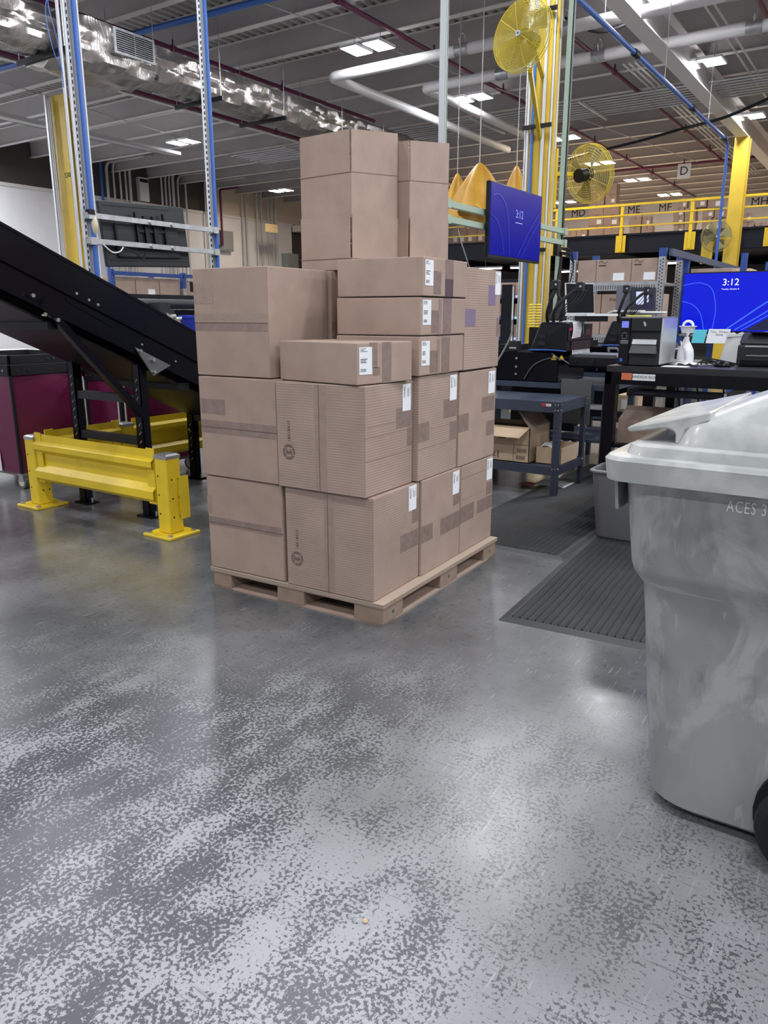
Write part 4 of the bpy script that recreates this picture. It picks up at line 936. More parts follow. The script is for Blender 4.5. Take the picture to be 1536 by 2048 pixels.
# ribbed rail profile (offset, z)
RP = [(.0, .20), (.028, .225), (.028, .275), (-.012, .315), (-.012, .395), (.028, .43), (.028, .465), (.0, .485), (.0, .535)]
def rail(a, b, side):      # side: unit normal towards which ribs bulge
    a = Vector(a); b = Vector(b); n = Vector(side)
    rings = []
    for p in (a, b): rings.append([p + n * o_ + Vector((0, 0, z)) for o_, z in RP])
    k = len(RP); mb = MB()
    vs = rings[0] + rings[1] + [v - n * .004 for v in rings[0]] + [v - n * .004 for v in rings[1]]
    fs = []
    for i in range(k - 1): fs += [(i, i + 1, k + i + 1, k + i), (2 * k + i, 3 * k + i, 3 * k + i + 1, 2 * k + i + 1)]
    fs += [(0, k, 3 * k, 2 * k), (k - 1, 2 * k + k - 1, 3 * k + k - 1, k + k - 1)]
    mb.add(vs, fs); o = mb.build('ribbed_rail', yellow, gd)
    d = (b - a).normalized()
    for p, s in ((a, 1), (b, -1)):
        q0 = p + d * .0 * s; q1 = p + d * .07 * s
        w = n * .004
        MB().hexa([q0 - w + Vector((0, 0, .19)), q1 - w + Vector((0, 0, .19)), q1 + w + Vector((0, 0, .19)), q0 + w + Vector((0, 0, .19)), q0 - w + Vector((0, 0, .545)), q1 - w + Vector((0, 0, .545)), q1 + w + Vector((0, 0, .545)), q0 + w + Vector((0, 0, .545))]).build('end_plate', yellow, o)
    return o
rail((-5.02, 3.09, 0), (-3.77, 3.09, 0), (0, -1, 0))
rail((-5.06, 3.19, 0), (-5.07, 3.84, 0), (1, 0, 0))
rail((-5.07, 3.96, 0), (-5.07, 5.14, 0), (1, 0, 0))
MB().box(-3.645, -3.637, 3.16, 3.235, .10, .37).build('bracket_plate', yellow, gd)

# ------------------------------------------------------------------ maroon hampers
def hamper(x0, x1, y0, y1, label, z0=.13, z1=.92, white_piping=False):
    t = thing('laundry_hamper', label, 'hamper', ((x0 + x1) / 2, (y0 + y1) / 2, 0), 'maroon hampers')
    def face(x_a, y_a, x_b, y_b, nx, ny):
        def fn(u, v):
            bulge = .028 * math.sin(math.pi * u) * math.sin(math.pi * v) + .006 * math.sin(9 * u + 4 * v) * math.sin(math.pi * u)
            return (x_a + (x_b - x_a) * u + nx * bulge, y_a + (y_b - y_a) * u + ny * bulge, z0 + (z1 - z0) * v)
        MB().grid(fn, 14, 12).build('vinyl_panel', maroon, t, smooth=True, solid=.004)
    face(x0, y0, x1, y0, 0, -1); face(x1, y0, x1, y1, 1, 0); face(x1, y1, x0, y1, 0, 1); face(x0, y1, x0, y0, -1, 0)
    for x, y in ((x0, y0), (x1, y0), (x1, y1), (x0, y1)):
        MB().cyl((x, y, z0), (x, y, z1), .014, 8).build('corner_binding', blackrub, t)
        if white_piping: MB().cyl((x - .02, y - .016, z0), (x - .02, y - .016, z1), .008, 6).cyl((x + .016, y + .02, z0), (x + .016, y + .02, z1), .008, 6).build('white_piping', whiteplastic, t)
        c = MB().cyl((x * .9 + (x0 + x1) * .05, y * .9 + (y0 + y1) * .05 - .02, .055), (x * .9 + (x0 + x1) * .05, y * .9 + (y0 + y1) * .05 + .02, .055), .055, 16).build('caster_wheel', mat('caster_tyre', (.10, .10, .10), .6), t)
        MB().cyl((x * .9 + (x0 + x1) * .05, y * .9 + (y0 + y1) * .05 - .022, .055), (x * .9 + (x0 + x1) * .05, y * .9 + (y0 + y1) * .05 + .022, .055), .036, 14).build('caster_hub', mat('cream_hub', (.55, .53, .45), .5), c)
        MB().bar((x * .9 + (x0 + x1) * .05, y * .9 + (y0 + y1) * .05, .06), (x * .9 + (x0 + x1) * .05, y * .9 + (y0 + y1) * .05, .125), .05, .06).build('caster_fork', steel, c)
    B(x0 + .02, x1 - .02, y0 + .02, y1 - .02, z0 - .03, z0).build('wooden_base', mat('grey_wood', (.22, .19, .17), .7), t)
    for za, zb, ex in ((z1 - .03, z1 + .055, .016), (z1 + .055, z1 + .125, .004)):
        MB().box(x0 - ex, x1 + ex, y0 - ex, y0 - ex + .02, za, zb).box(x0 - ex, x1 + ex, y1 + ex - .02, y1 + ex, za, zb).box(x1 + ex - .02, x1 + ex, y0 - ex, y1 + ex, za, zb).box(x0 - ex, x0 - ex + .02, y0 - ex, y1 + ex, za, zb).build('rim_strap', blackrub, t, bevel=.004)
    mb = MB()
    for f in (.07, .93, .2, .8): mb.cyl((x1 + .016, y0 + (y1 - y0) * f, z1 + .01), (x1 + .023, y0 + (y1 - y0) * f, z1 + .01), .008, 8).cyl((x0 + (x1 - x0) * f, y0 - .016, z1 + .01), (x0 + (x1 - x0) * f, y0 - .023, z1 + .01), .008, 8)
    for f in (.45, .52): mb.cyl((x1 + .004, y0 + (y1 - y0) * f, z1 + .09), (x1 + .010, y0 + (y1 - y0) * f, z1 + .09), .008, 8)
    mb.build('rivet', chrome, t)
    return t
h1 = hamper(-6.55, -5.66, 3.34, 4.06, 'maroon vinyl hamper on casters left of the yellow guard')
MB().box(-5.95, -5.90, 3.318, 3.322, .13, .45).build('white_stripe', whiteplastic, h1)
hamper(-5.63, -5.2, 3.98, 4.72, 'maroon vinyl hamper with white piping behind the conveyor legs', z1=.85, white_piping=True)

# ------------------------------------------------------------------ left background: packing bench, flat conveyor, rack
t = thing('carton', 'pale brown carton behind the maroon hamper at the left', 'box', (-7.6, 4.6, .62)); B(-8.0, -7.35, 4.35, 4.9, .62, .97).build('body', cardpale, t); B(-7.98, -7.37, 4.37, 4.88, .97, .99).build('contents', paper, t)
t = thing('low_bench', 'grey bench holding the pale carton behind the hamper', 'bench', (-7.7, 4.7, 0)); B(-8.4, -7.3, 4.25, 5.0, .58, .62).build('top', slate, t)
for x in (-8.36, -7.34):
    for y in (4.29, 4.96): B(x - .025, x + .025, y - .025, y + .025, 0, .58).build('leg', slate, t)
t = thing('machine_cabinet', 'dark machine with grey fittings behind the hamper at the left edge', 'machine', (-8.2, 3.9, 0))
B(-8.6, -7.75, 3.6, 4.15, 0, 1.12).build('body', blacksatin, t, bevel=.01)
for k in range(5): MB().tube(smooth_path([(-7.73, 3.65 + .09 * k, 1.08), (-7.68, 3.7 + .08 * k, 1.0), (-7.72, 3.66 + .09 * k, .92)], 4), .006, 5).build('cable', whiteplastic, t)
for k in range(2): B(-7.76, -7.68, 3.95 + .15 * k, 4.02 + .15 * k, 1.02, 1.2).build('fitting', conduit, t)
fc = thing('flat_conveyor', 'black level conveyor behind the inclined one, beside the boxes', 'conveyor', (-7.1, 7, 0))
B(-7.25, -6.9, 5.5, 9.5, 1.44, 1.56).build('side_frame', blacksatin, fc); MB().cyl((-6.88, 5.5, 1.46), (-6.88, 9.5, 1.46), .055, 12).build('edge_roll', darkplastic, fc, smooth=True)
B(-7.25, -6.9, 5.5, 9.5, 1.30, 1.40).build('lower_frame', blackpaint, fc)
for y in (6.0, 9.0): B(-7.12, -7.04, y - .04, y + .04, 0, 1.30).build('leg', blacksatin, fc)
t = thing('sensor_unit', 'grey control unit with silver fittings at the end of the level conveyor', 'sensor', (-6.7, 5.75, 0))
B(-6.82, -6.62, 5.65, 5.85, 1.34, 1.40).build('bracket', darkplastic, t); B(-6.80, -6.64, 5.67, 5.81, 1.40, 1.47).build('box', darkplastic, t)
MB().cyl((-6.62, 5.77, 1.33), (-6.58, 5.83, 1.33), .025, 10).cyl((-6.6, 5.85, 1.31), (-6.55, 5.89, 1.31), .02, 10).build('fitting', chrome, t)
MB().bar((-6.6, 5.72, 1.36), (-6.5, 5.89, 1.15), .05, .02).bar((-6.7, 5.75, 0), (-6.7, 5.75, 1.36), .06, .06).build('arm', steel, t)
t = thing('plastic_tote', 'bright blue plastic tote behind the conveyor next to the stack', 'tote', (-6.5, 6.15, .95))
TX, TY = .30, -.32
MB().loft([rrect(-6.95 + TX, -6.5 + TX, 6.3 + TY, 6.95 + TY, .03, .95), rrect(-6.98 + TX, -6.47 + TX, 6.27 + TY, 6.98 + TY, .03, 1.34), rrect(-6.96 + TX, -6.49 + TX, 6.29 + TY, 6.96 + TY, .03, 1.34), rrect(-6.93 + TX, -6.52 + TX, 6.32 + TY, 6.93 + TY, .03, .97)]).build('body', bluetote, t)
MB().loft([rrect(-6.98 + TX, -6.47 + TX, 6.27 + TY, 6.98 + TY, .03, 1.30), rrect(-6.995 + TX, -6.455 + TX, 6.255 + TY, 6.995 + TY, .03, 1.31), rrect(-6.995 + TX, -6.455 + TX, 6.255 + TY, 6.995 + TY, .03, 1.335), rrect(-6.98 + TX, -6.47 + TX, 6.27 + TY, 6.98 + TY, .03, 1.34)], cap=False).build('rim', bluetote, t)
t = thing('stand_table', 'dark stand under the blue tote', 'table', (-6.4, 6.3, 0)); B(-6.98 + TX, -6.45 + TX, 6.25 + TY, 7.0 + TY, .91, .95).build('top', slate, t)
for x in (-6.95 + TX, -6.48 + TX):
    for y in (6.29 + TY, 6.96 + TY): B(x - .02, x + .02, y - .02, y + .02, 0, .91).build('leg', slate, t)
# rack along the left
rk = thing('pallet_rack', 'blue-beamed carton rack below the TV seen from behind', 'rack', (-9.3, 8.5, 0))
for y in (6.9, 8.15, 9.5, 11.0):
    for x in (-9.0, -9.7): 
        u_ = B(x - .03, x + .03, y - .03, y + .03, 0, 1.93).build('upright', steel, rk); B(x - .032, x + .032, y - .032, y + .032, 1.72, 1.94).build('upright_cap', bluerack, u_)
for y0, y1, zz_ in ((6.9, 8.1, 1.895), (8.13, 11.0, 1.90)): B(-8.99, -8.95, y0, y1, zz_ - .03, zz_ + .02).build('beam', bluerack, rk)
for z in (.5, 1.03, 1.585): 
    B(-9.72, -8.98, 6.87, 11.0, z - .02, z).build('shelf', steel, rk); B(-8.98, -8.95, 6.87, 11.0, z - .05, z + .01).build('beam', steel, rk)
def plain_carton(x0, x1, y0, y1, z0, z1, label, group=None, m=cardboard, lab='x', nm='carton'):
    t = thing(nm, label, 'box', ((x0 + x1) / 2, (y0 + y1) / 2, z0), group)
    B(x0, x1, y0, y1, z0, z1).build('body', m, t, bevel=.004)
    if lab == 'x': B(x1, x1 + .002, (y0 + y1) / 2, (y0 + y1) / 2 + .12, z0 + .02, z0 + .11).build('label', paper, t)
    elif lab == 'y': B((x0 + x1) / 2, (x0 + x1) / 2 + .14, y0 - .002, y0, z0 + .02, z0 + .11).build('label', paper, t)
    return t
for k, (y0, y1) in enumerate([(6.95, 7.3), (7.31, 7.72), (7.73, 8.1)]): plain_carton(-9.5, -9.02, y0, y1, 1.587, 1.85, ('left', 'centre', 'right')[k] + ' brown carton in the first bay of the blue-beamed rack', None, cardboard, 'x' if k == 1 else None)
for k, (y0, y1, m, nm) in enumerate([(8.22, 8.6, cardboard, 'open-fronted brown carton in the second bay of the blue-beamed rack'), (8.61, 8.95, mat('blue_print_board', (.25, .38, .55), .4, col2=(.75, .78, .8), nscale=9), 'blue and white printed carton in the second bay of the blue-beamed rack'), (8.97, 9.2, cardpale, 'pale carton with white label in the second bay of the blue-beamed rack'), (9.22, 9.45, cardpale, 'pale carton at the right end of the second bay of the rack')]):
    t = plain_carton(-9.5, -9.02, y0, y1, 1.587, 1.84, nm, None, m)
    if k == 0: B(-9.02, -9.014, 8.3, 8.55, 1.68, 1.82).build('opening', blacksatin, t)
for k in range(6): plain_carton(-9.55, -9.02, 6.95 + .68 * k, 7.55 + .68 * k, 1.032, 1.4, ORD[k] + ' carton from the left on the lower shelf of the blue-beamed rack', 'cartons on the lower shelf of the left rack')
# ------------------------------------------------------------------ slate steel cart with cartons
ct = thing('steel_cart', 'slate-blue steel two-shelf cart standing on the ribbed mat', 'cart', (-2.65, 5.72, 0))
X0, X1, YA, YB = -3.25, -2.055, 5.42, 6.0
B(X0, X1, YA, YB, .715, .72).build('top', slate, ct)
def skirt(z0, z1, par):
    MB().box(X0, X1, YA, YA + .004, z0, z1).box(X0, X1, YB - .004, YB, z0, z1).box(X1 - .004, X1, YA, YB, z0, z1).box(X0, X0 + .004, YA, YB, z0, z1).build('shelf_skirt', slate, par)
skirt(.64, .715, ct); B(X0, X1, YA, YB, .225, .23).build('lower_shelf', slate, ct); skirt(.165, .225, ct)
for x, sx in ((X0, 1), (X1, -1)):
    for y, sy in ((YA, 1), (YB, -1)):
        l = MB().box(x - .003 * sx, x + .045 * sx, y - .003 * sy, y, .011, .72).box(x - .003 * sx, x, y, y + .045 * sy, .011, .72).build('leg', slate, ct)
        mb = MB(); z = .06
        while z < .70: mb.cyl((x + .022 * sx, y - .003 * sy, z), (x + .022 * sx, y - .0036 * sy, z), .0045, 6); z += .036
        mb.build('hole', blacksatin, l)['kind'] = 'stuff'
        mb = MB()
        for z in (.66, .70, .215): mb.cyl((x + .012 * sx, y - .003 * sy, z), (x + .012 * sx, y - .008 * sy, z), .006, 6).cyl((x + .034 * sx, y - .003 * sy, z), (x + .034 * sx, y - .008 * sy, z), .006, 6).cyl((x - .003 * sx, y + .02 * sy, z), (x - .008 * sx, y + .02 * sy, z), .006, 6)
        mb.build('bolt', chrome, l)
B(-2.20, -2.125, YA - .001, YA, .685, .705).build('maker_label', cream, ct); B(-2.20, -2.165, YA - .0015, YA - .001, .685, .705).build('red_print', redlab, ct)
t = thing('open_carton', 'open carton printed #1 on the lower shelf of the steel cart', 'box', (-2.53, 5.65, .232))
bx = (-2.80, -2.30, 5.46, 5.86); z0, z1 = .232, .505
MB().box(bx[0], bx[1], bx[2], bx[2] + .005, z0, z1).box(bx[0], bx[1], bx[3] - .005, bx[3], z0, z1).box(bx[0], bx[0] + .005, bx[2], bx[3], z0, z1).box(bx[1] - .005, bx[1], bx[2], bx[3], z0, z1).box(bx[0], bx[1], bx[2], bx[3], z0, z0 + .005).build('body', cardpale, t)
MB().hexa([(bx[0], bx[2] - .13, z1 - .065), (bx[1] - .03, bx[2] - .13, z1 - .065), (bx[1], bx[2], z1), (bx[0], bx[2], z1), (bx[0], bx[2] - .13, z1 - .060), (bx[1] - .03, bx[2] - .13, z1 - .060), (bx[1], bx[2], z1 + .005), (bx[0], bx[2], z1 + .005)]).build('front_flap', cardpale, t)
MB().hexa([(bx[1] - .005, bx[2], z1), (bx[1], bx[2], z1), (bx[1], bx[3], z1), (bx[1] - .005, bx[3], z1), (bx[1] - .11, bx[2] + .02, z1 + .12), (bx[1] - .105, bx[2] + .02, z1 + .12), (bx[1] - .105, bx[3] - .03, z1 + .12), (bx[1] - .11, bx[3] - .03, z1 + .12)]).build('side_flap', cardboard, t)
for k in range(5): B(bx[0] + .02, bx[1] - .04, bx[2] + .04 + .06 * k, bx[2] + .05 + .06 * k, z0 + .02, z1 - .02).build('folded_stock', mat('dark_stock', (.09, .06, .05), .8), t)
mb = MB(); mb.box(-2.56, -2.50, 5.4585, 5.4595, .41, .45)
for k in range(7): mb.box(-2.405 + .011 * k, -2.400 + .011 * k, 5.4585, 5.4595, .255, .285).box(-2.395 + .011 * k, -2.391 + .011 * k, 5.4585, 5.4595, .31, .34)
mb.box(-2.43, -2.428, 5.4585, 5.4595, .24, .37).box(-2.43, -2.302, 5.4585, 5.4595, .368, .37).build('print', inkbrown, t)['kind'] = 'stuff'
text('lettering', '#1', .085, (-2.585, 5.459, .28), (1, 0, 0), (0, 0, 1), ink, t, .0003)
t = thing('open_carton', 'small carton holding white paper on the lower shelf of the cart', 'box', (-2.16, 5.7, .232))
bx = (-2.27, -2.065, 5.52, 5.88); z1 = .36
MB().box(bx[0], bx[1], bx[2], bx[2] + .004, .232, z1).box(bx[0], bx[1], bx[3] - .004, bx[3], .232, z1).box(bx[0], bx[0] + .004, bx[2], bx[3], .232, z1).box(bx[1] - .004, bx[1], bx[2], bx[3], .232, z1).box(bx[0], bx[1], bx[2], bx[3], .232, .236).build('body', cardpale, t)
MB().grid(lambda u, v: (bx[0] + .01 + .12 * u, bx[2] + .03 + .2 * v, .345 + .025 * math.sin(3 * u + 2 * v)), 5, 5).build('paper', paper, t, solid=.002)
t = thing('paper_sheet', 'white sheets lying on the floor under the steel cart', 'paper', (-2.3, 5.85, .013)); B(-2.36, -2.1, 5.72, 5.95, .013, .017).build('sheet', paper, t); B(-2.46, -2.34, 5.66, 5.78, .013, .0155).build('red_sheet', redlab, t)

# ------------------------------------------------------------------ embroidery machines
def machine(label):
    t = thing('embroidery_machine', label, 'machine', (0, 0, 0), 'black embroidery machines')
    # local origin = head front corner (x max, y min) on the table top
    hd = MB().prism([(-.34, .17), (-.25, .045), (0, .045), (0, .485), (-.20, .485), (-.34, .34)], 'y', .12, .60)
    hd = MB().hexa([(-.32, 0, .25), (0, 0, .25), (0, .6, .25), (-.32, .6, .25), (-.24, .02, .485), (0, .0, .485), (0, .6, .485), (-.24, .6, .485)])
    h = hd.build('head', blacksatin, t, bevel=.012)
    B(.0, .012, .02, .58, .34, .475).build('front_cover', violetpanel, h, bevel=.004)
    B(.0, .010, .10, .55, .255, .335).build('needle_case', violetpanel, h)
    mb = MB()
    for k in range(12): mb.cyl((.02, .1 + .036 * k, .225), (.02, .1 + .036 * k, .262), .012, 8, .006)
    mb.build('needle_bar_row', chrome, h)
    B(-.001, .013, .03, .09, .42, .44).build('maker_plate', redlab, h); B(.012, .0135, .42, .52, .38, .43).build('maker_badge', mat('badge_plum', (.10, .03, .05), .4), h)
    mb = MB()
    for k in range(2): mb.box(-.24, -.18, -.003, .001, .30 + .06 * k, .33 + .06 * k)
    mb.build('switch_plate', darkplastic, h)
    b = MB().prism([(-.62, .0), (-.05, .0), (-.05, .20), (-.12, .25), (-.62, .25)], 'y', -.02, .62).build('base_body', blackpaint, t, bevel=.01)
    for k in range(2):
        MB().add([(-.115 + .065 * k, -.0225, .185), (-.065 + .065 * k, -.0225, .185), (-.09 + .065 * k, -.0225, .228)], [(0, 1, 2)]).build('warning_triangle', yellow, b)
    for x, z in ((-.42, .19), (-.42, .12), (-.42, .06)): MB().cyl((x, -.02, z), (x, -.028, z), .010, 8).build('screw', steel, b)
    MB().tube(smooth_path([(-.34, -.03, .02), (-.26, -.05, .13), (-.15, -.05, .19), (-.04, -.04, .2), (.04, -.02, .16)], 5), .005, 6).build('hose', drawn_grey, b)
    mb = MB()
    for k in range(5): mb.tube(smooth_path([(-.32 + .02 * k, -.01, .26), (-.2, -.02 - .01 * k, .265), (-.08, -.01, .262), (.0, .0, .255)], 4), .005, 5)
    mb.build('blue_leads', bluepaint, b)
    B(.0, .42, .03, .43, .125, .23).build('cylinder_bed', blacksatin, t, bevel=.02)
    MB().box(.10, .40, .05, .40, .231, .236).build('bed_plate', mat('lavender_plate', (.16, .17, .24), .35), t)
    MB().tube([(.22, .42, .235), (.20, .46, .27), (.26, .5, .27), (.3, .46, .24)], .012, 6).tube([(.33, .45, .235), (.30, .5, .29), (.38, .53, .26)], .012, 6).build('hoop_clamp', chrome, t)
    MB().cyl((.08, .025, .18), (.08, .012, .18), .014, 8).cyl((.22, .025, .185), (.22, .008, .185), .018, 8).build('knob', blackrub, t)
    sc = B(-.6, -.45, .0, .3, .25, .30).build('rear_tray', blacksatin, t)
    MB().box(-.5, -.42, -.02, .06, .25, .33).build('control_block', darkplastic, t); B(-.49, -.43, -.022, -.02, .27, .278).build('control_strip', whiteplastic, t)
    # goosenecks
    for pts in ([(-.17, .0, .49), (-.16, -.04, .56), (-.13, -.05, .66), (-.11, -.03, .73), (-.107, -.02, .76)], [(-.11, -.02, .49), (-.10, -.04, .57), (-.05, -.02, .65), (.02, .05, .73), (.06, .08, .745)]):
        g = MB().tube(smooth_path(pts, 5), .014, 8).build('gooseneck', blackrub, t, smooth=True)
        e = pts[-1]; B(e[0] - .03, e[0] + .03, e[1] - .03, e[1] + .03, e[2] - .02, e[2] + .055).build('lamp_head', darkplastic, g, bevel=.008)
        MB().cyl((e[0] + .012, e[1] - .031, e[2] + .02), (e[0] + .012, e[1] - .034, e[2] + .02), .010, 10).build('lamp_lens', chrome, g)
    mb = MB()
    for k in range(4): mb.tube(smooth_path([(-.05 - .01 * k, .02, .49), (-.06 + .02 * k, .0, .58), (.0 + .03 * k, .04, .66), (.05 + .02 * k, .1, .74), (.08, .16, .7)], 4), .0035, 5)
    mb.build('lamp_cable', blackrub, t)
    # stand
    s_ = B(-.66, .40, -.03, .75, -.045, .0).build('stand_top', slate, t)
    for x in (-.62, .36):
        for y in (.01, .71): B(x - .025, x + .025, y - .025, y + .025, -.80, -.045).build('stand_leg', slate, t)
    B(-.64, .38, -.01, .73, -.47, -.45).build('stand_shelf', slate, t)
    B(.0, .25, -.06, -.045, -.32, .04).build('drop_panel', drawn_grey, t); B(-.60, .0, .3, .32, -.44, -.06).build('rear_grille', blacksatin, t)
    return t
m1 = machine('black embroidery machine with plum front beside the yellow column'); place(m1, (-2.30, 6.12, .80))
m2 = copy_tree(m1); place(m2, (-2.13, 7.45, .80), 0, 'black embroidery machine half hidden behind the label printer')
t = thing('laptop', 'open laptop with dark screen on top of the near embroidery machine', 'laptop', (-2.35, 6.55, 1.29))
Ml = Matrix.Translation(Vector((-2.33, 6.50, 1.335))) @ Matrix.Rotation(math.radians(62), 4, 'Z')
B(-.17, .17, -.26, 0, 0, .018).xf(Ml).build('keyboard_base', whiteplastic, t); B(-.15, .15, -.23, -.03, .018, .019).xf(Ml).build('keys', mat('grey_keys', (.18, .19, .2), .5), t)
Ms = Ml @ Matrix.Translation(Vector((0, .0, .02))) @ Matrix.Rotation(math.radians(-8), 4, 'X')
B(-.155, .155, 0, .012, 0, .25).xf(Ms).build('lid', whiteplastic, t); B(-.15, .15, -.002, 0, .006, .245).xf(Ms).build('screen', blackpaint, t)
MB().box(-.12, .12, -.2, -.06, -.045, 0).xf(Ml).build('riser', blacksatin, t)
t = thing('paper_note', 'white paper with pink print hanging on the machine front', 'note', (-2.27, 6.2, 1.16))
MB().grid(lambda u, v: (-2.283 + .010 * math.sin(3 * v), 6.19 + .20 * u, 1.155 + .135 * v + .01 * u), 4, 6).build('sheet', paper, t, solid=.001)
mb = MB()
for k in range(7): mb.box(-2.2725, -2.272, 6.21, 6.33 + .02 * (k % 3), 1.175 + .015 * k, 1.178 + .015 * k)
mb.build('print', mat('pink_print', (.7, .45, .5), .6), t)['kind'] = 'stuff'
t = thing('ribbon_strip', 'teal strip hanging beside the paper on the machine front', 'strip', (-2.28, 6.45, 1.2)); MB().hexa([(-2.286, 6.42, 1.285), (-2.28, 6.42, 1.285), (-2.28, 6.46, 1.285), (-2.286, 6.46, 1.285), (-2.286, 6.42, 1.29), (-2.28, 6.42, 1.29), (-2.28, 6.46, 1.29), (-2.286, 6.46, 1.29)]).hexa([(-2.284, 6.45, 1.19), (-2.282, 6.45, 1.19), (-2.282, 6.46, 1.19), (-2.284, 6.46, 1.19), (-2.286, 6.42, 1.285), (-2.28, 6.42, 1.285), (-2.28, 6.46, 1.285), (-2.286, 6.46, 1.285)]).build('strip', mat('teal_paper', (.12, .35, .38), .6), t)
t = thing('paper_pile', 'white papers lying on top of the near embroidery machine', 'paper', (-2.4, 6.2, 1.285)); B(-2.48, -2.36, 6.14, 6.34, 1.286, 1.296).build('sheet', paper, t); B(-2.34, -2.31, 6.16, 6.40, 1.287, 1.30).build('sheet', paper, t)
# tablets on arms over the far machine
for (c, w_, h_, yaw, lb, on) in [((-2.30, 7.62, 1.50), .17, .22, 35, 'grey tablet back on an arm left of the lit tablet', 0), ((-2.15, 7.72, 1.49), .27, .22, 52, 'tablet showing a white window above the label printer', 1)]:
    t = thing('tablet', lb, 'tablet', (c[0], c[1], 1.3)); M_ = Matrix.Translation(Vector(c)) @ Matrix.Rotation(math.radians(yaw), 4, 'Z') @ Matrix.Rotation(math.radians(-6), 4, 'X')
    B(-w_ / 2, w_ / 2, 0, .012, -h_ / 2, h_ / 2).xf(M_).build('case', darkplastic if on else mat('grey_tablet', (.10, .105, .13), .4), t)
    if on:
        s_ = B(-w_ * .40, w_ * .40, -.002, 0, -h_ * .40, h_ * .40).xf(M_).build('screen', screen_dark, t)
        MB().box(-w_ * .34, -.005, -.003, -.002, -.05, .07).box(.03, .05, -.003, -.002, -.03, .06).xf(M_).build('screen_window', mat('pale_window', (.1, .1, .1), .4, emit=(.55, .65, .9), estr=.6), s_)
    MB().tube([(c[0] - .02, c[1] + .03, c[2] - h_ / 2), (c[0] - .03, c[1] + .05, 1.36), (c[0] - .05, c[1] + .06, 1.285)], .015, 8).build('arm', blackrub, t)
    B(-.16, .14, -.16, .03, -.145, -.13).xf(M_).build('tray', whiteplastic, t)

# cables bundle going up the green post
t = thing('cable_bundle', 'black cable bundle with coiled yellow cord hanging down the green post', 'cable', (-2.7, 7.0, 1.3))
for k in range(5): MB().tube(smooth_path([(-2.74 + .008 * k, 7.02 - .012 * k, 1.9), (-2.73, 6.98 - .01 * k, 1.65 - .02 * k), (-2.72 + .012 * k, 6.95, 1.45), (-2.76 + .02 * k, 6.84, 1.30)], 5), .009, 6).build('cable', blackrub, t)
for k in range(9): MB().torus((-2.84, 6.72, 1.24 + .024 * k), .055, .007, 'z', 14, 5).build('coil_turn', yellow, t)
MB().box(-2.86, -2.80, 6.66, 6.8, 1.0, 1.235).build('coil_hanger', blacksatin, t)

# ------------------------------------------------------------------ black packing bench and what stands on it
bn = thing('packing_bench', 'black steel packing bench with the label printer and blue monitor', 'bench', (-.6, 5.4, 0))
B(-1.575, .6, 4.94, 5.95, .992, 1.03).build('top', mat('bench_top', (.018, .018, .022), .35), bn)
MB().box(-1.58, .6, 4.93, 4.97, .915, .992).box(-1.58, -1.54, 4.93, 5.95, .915, .992).box(-1.58, .6, 5.92, 5.95, .915, .992).build('apron', blackpaint, bn)
for x in (-1.545, .55):
    for y in (4.97, 5.90): B(x - .038, x + .038, y - .035, y + .035, 0, .915).build('leg', blackpaint, bn)
B(-1.33, -1.27, 5.5, 5.56, .53, .915).build('inner_post', blackpaint, bn)
B(-1.56, .56, 4.95, 5.93, .505, .53).build('lower_shelf', blackpaint, bn)
B(-1.56, .56, 5.0, 5.93, .12, .15).build('bottom_shelf', blackpaint, bn)
tr = B(-1.36, -.80, 4.70, 5.05, .872, .885).build('keyboard_tray', blackpaint, bn); [B(xa, xa + .015, 4.69, 5.3, .872, .915).build('tray_slide', blacksatin, tr) for xa in (-1.365, -.81)]
B(-.815, -.80, 4.68, 4.70, .868, .912).build('tray_clip', steel, tr)
lb_ = B(-1.475, -1.41, 4.9285, 4.93, .945, .988).build('orange_label', orange_lab, bn)
l2 = B(-1.405, -1.265, 4.9285, 4.93, .945, .985).build('bench_label', paper, bn); text('lettering', 'AMDEDE BG3', .024, (-1.335, 4.928, .966), (1, 0, 0), (0, 0, 1), ink, bn, .0003)
t = thing('printer', 'black and silver label printer with violet display on the bench', 'printer', (-1.39, 5.2, 1.03))
PX0, PX1, PY0, PY1 = -1.525, -1.262, 4.985, 5.36
B(PX0, PX1 - .004, PY0 + .02, PY1, 1.035, 1.325).build('core', darkplastic, t, bevel=.006)
B(PX1 - .012, PX1, PY0 + .012, PY1, 1.04, 1.328).build('side_cover', mat('silver_cover', (.62, .63, .65), .3, .6), t, bevel=.004)
B(PX0, PX1, PY0 + .01, PY1, 1.325, 1.333).build('top_lid', mat('printer_lid', (.20, .21, .22), .4), t)
B(PX0, PX0 + .065, PY0, PY0 + .02, 1.035, 1.325).build('control_panel', blacksatin, t, bevel=.004)
B(PX0 + .012, PX0 + .055, PY0 - .002, PY0, 1.265, 1.305).build('display', lcd, t)
mb = MB()
for k in range(8): a = k * math.pi / 4; mb.cyl((PX0 + .033 + .016 * math.cos(a), PY0, 1.215 + .02 * math.sin(a)), (PX0 + .033 + .016 * math.cos(a), PY0 - .003, 1.215 + .02 * math.sin(a)), .0055, 8)
for k in range(3): mb.box(PX0 + .012 + .016 * k, PX0 + .024 + .016 * k, PY0 - .003, PY0, 1.17, 1.185)
mb.build('button', mat('grey_button', (.09, .09, .10), .4), t)
mb = MB()
for k in range(3): mb.box(PX0 + .011 + .016 * k, PX0 + .025 + .016 * k, PY0 - .0015, PY0 - .001, 1.168, 1.187)
mb.build('button_ring', whiteplastic, t)
B(PX0 + .07, PX1 - .014, PY0 + .0, PY0 + .02, 1.245, 1.325).build('upper_door', darkplastic, t, bevel=.003)
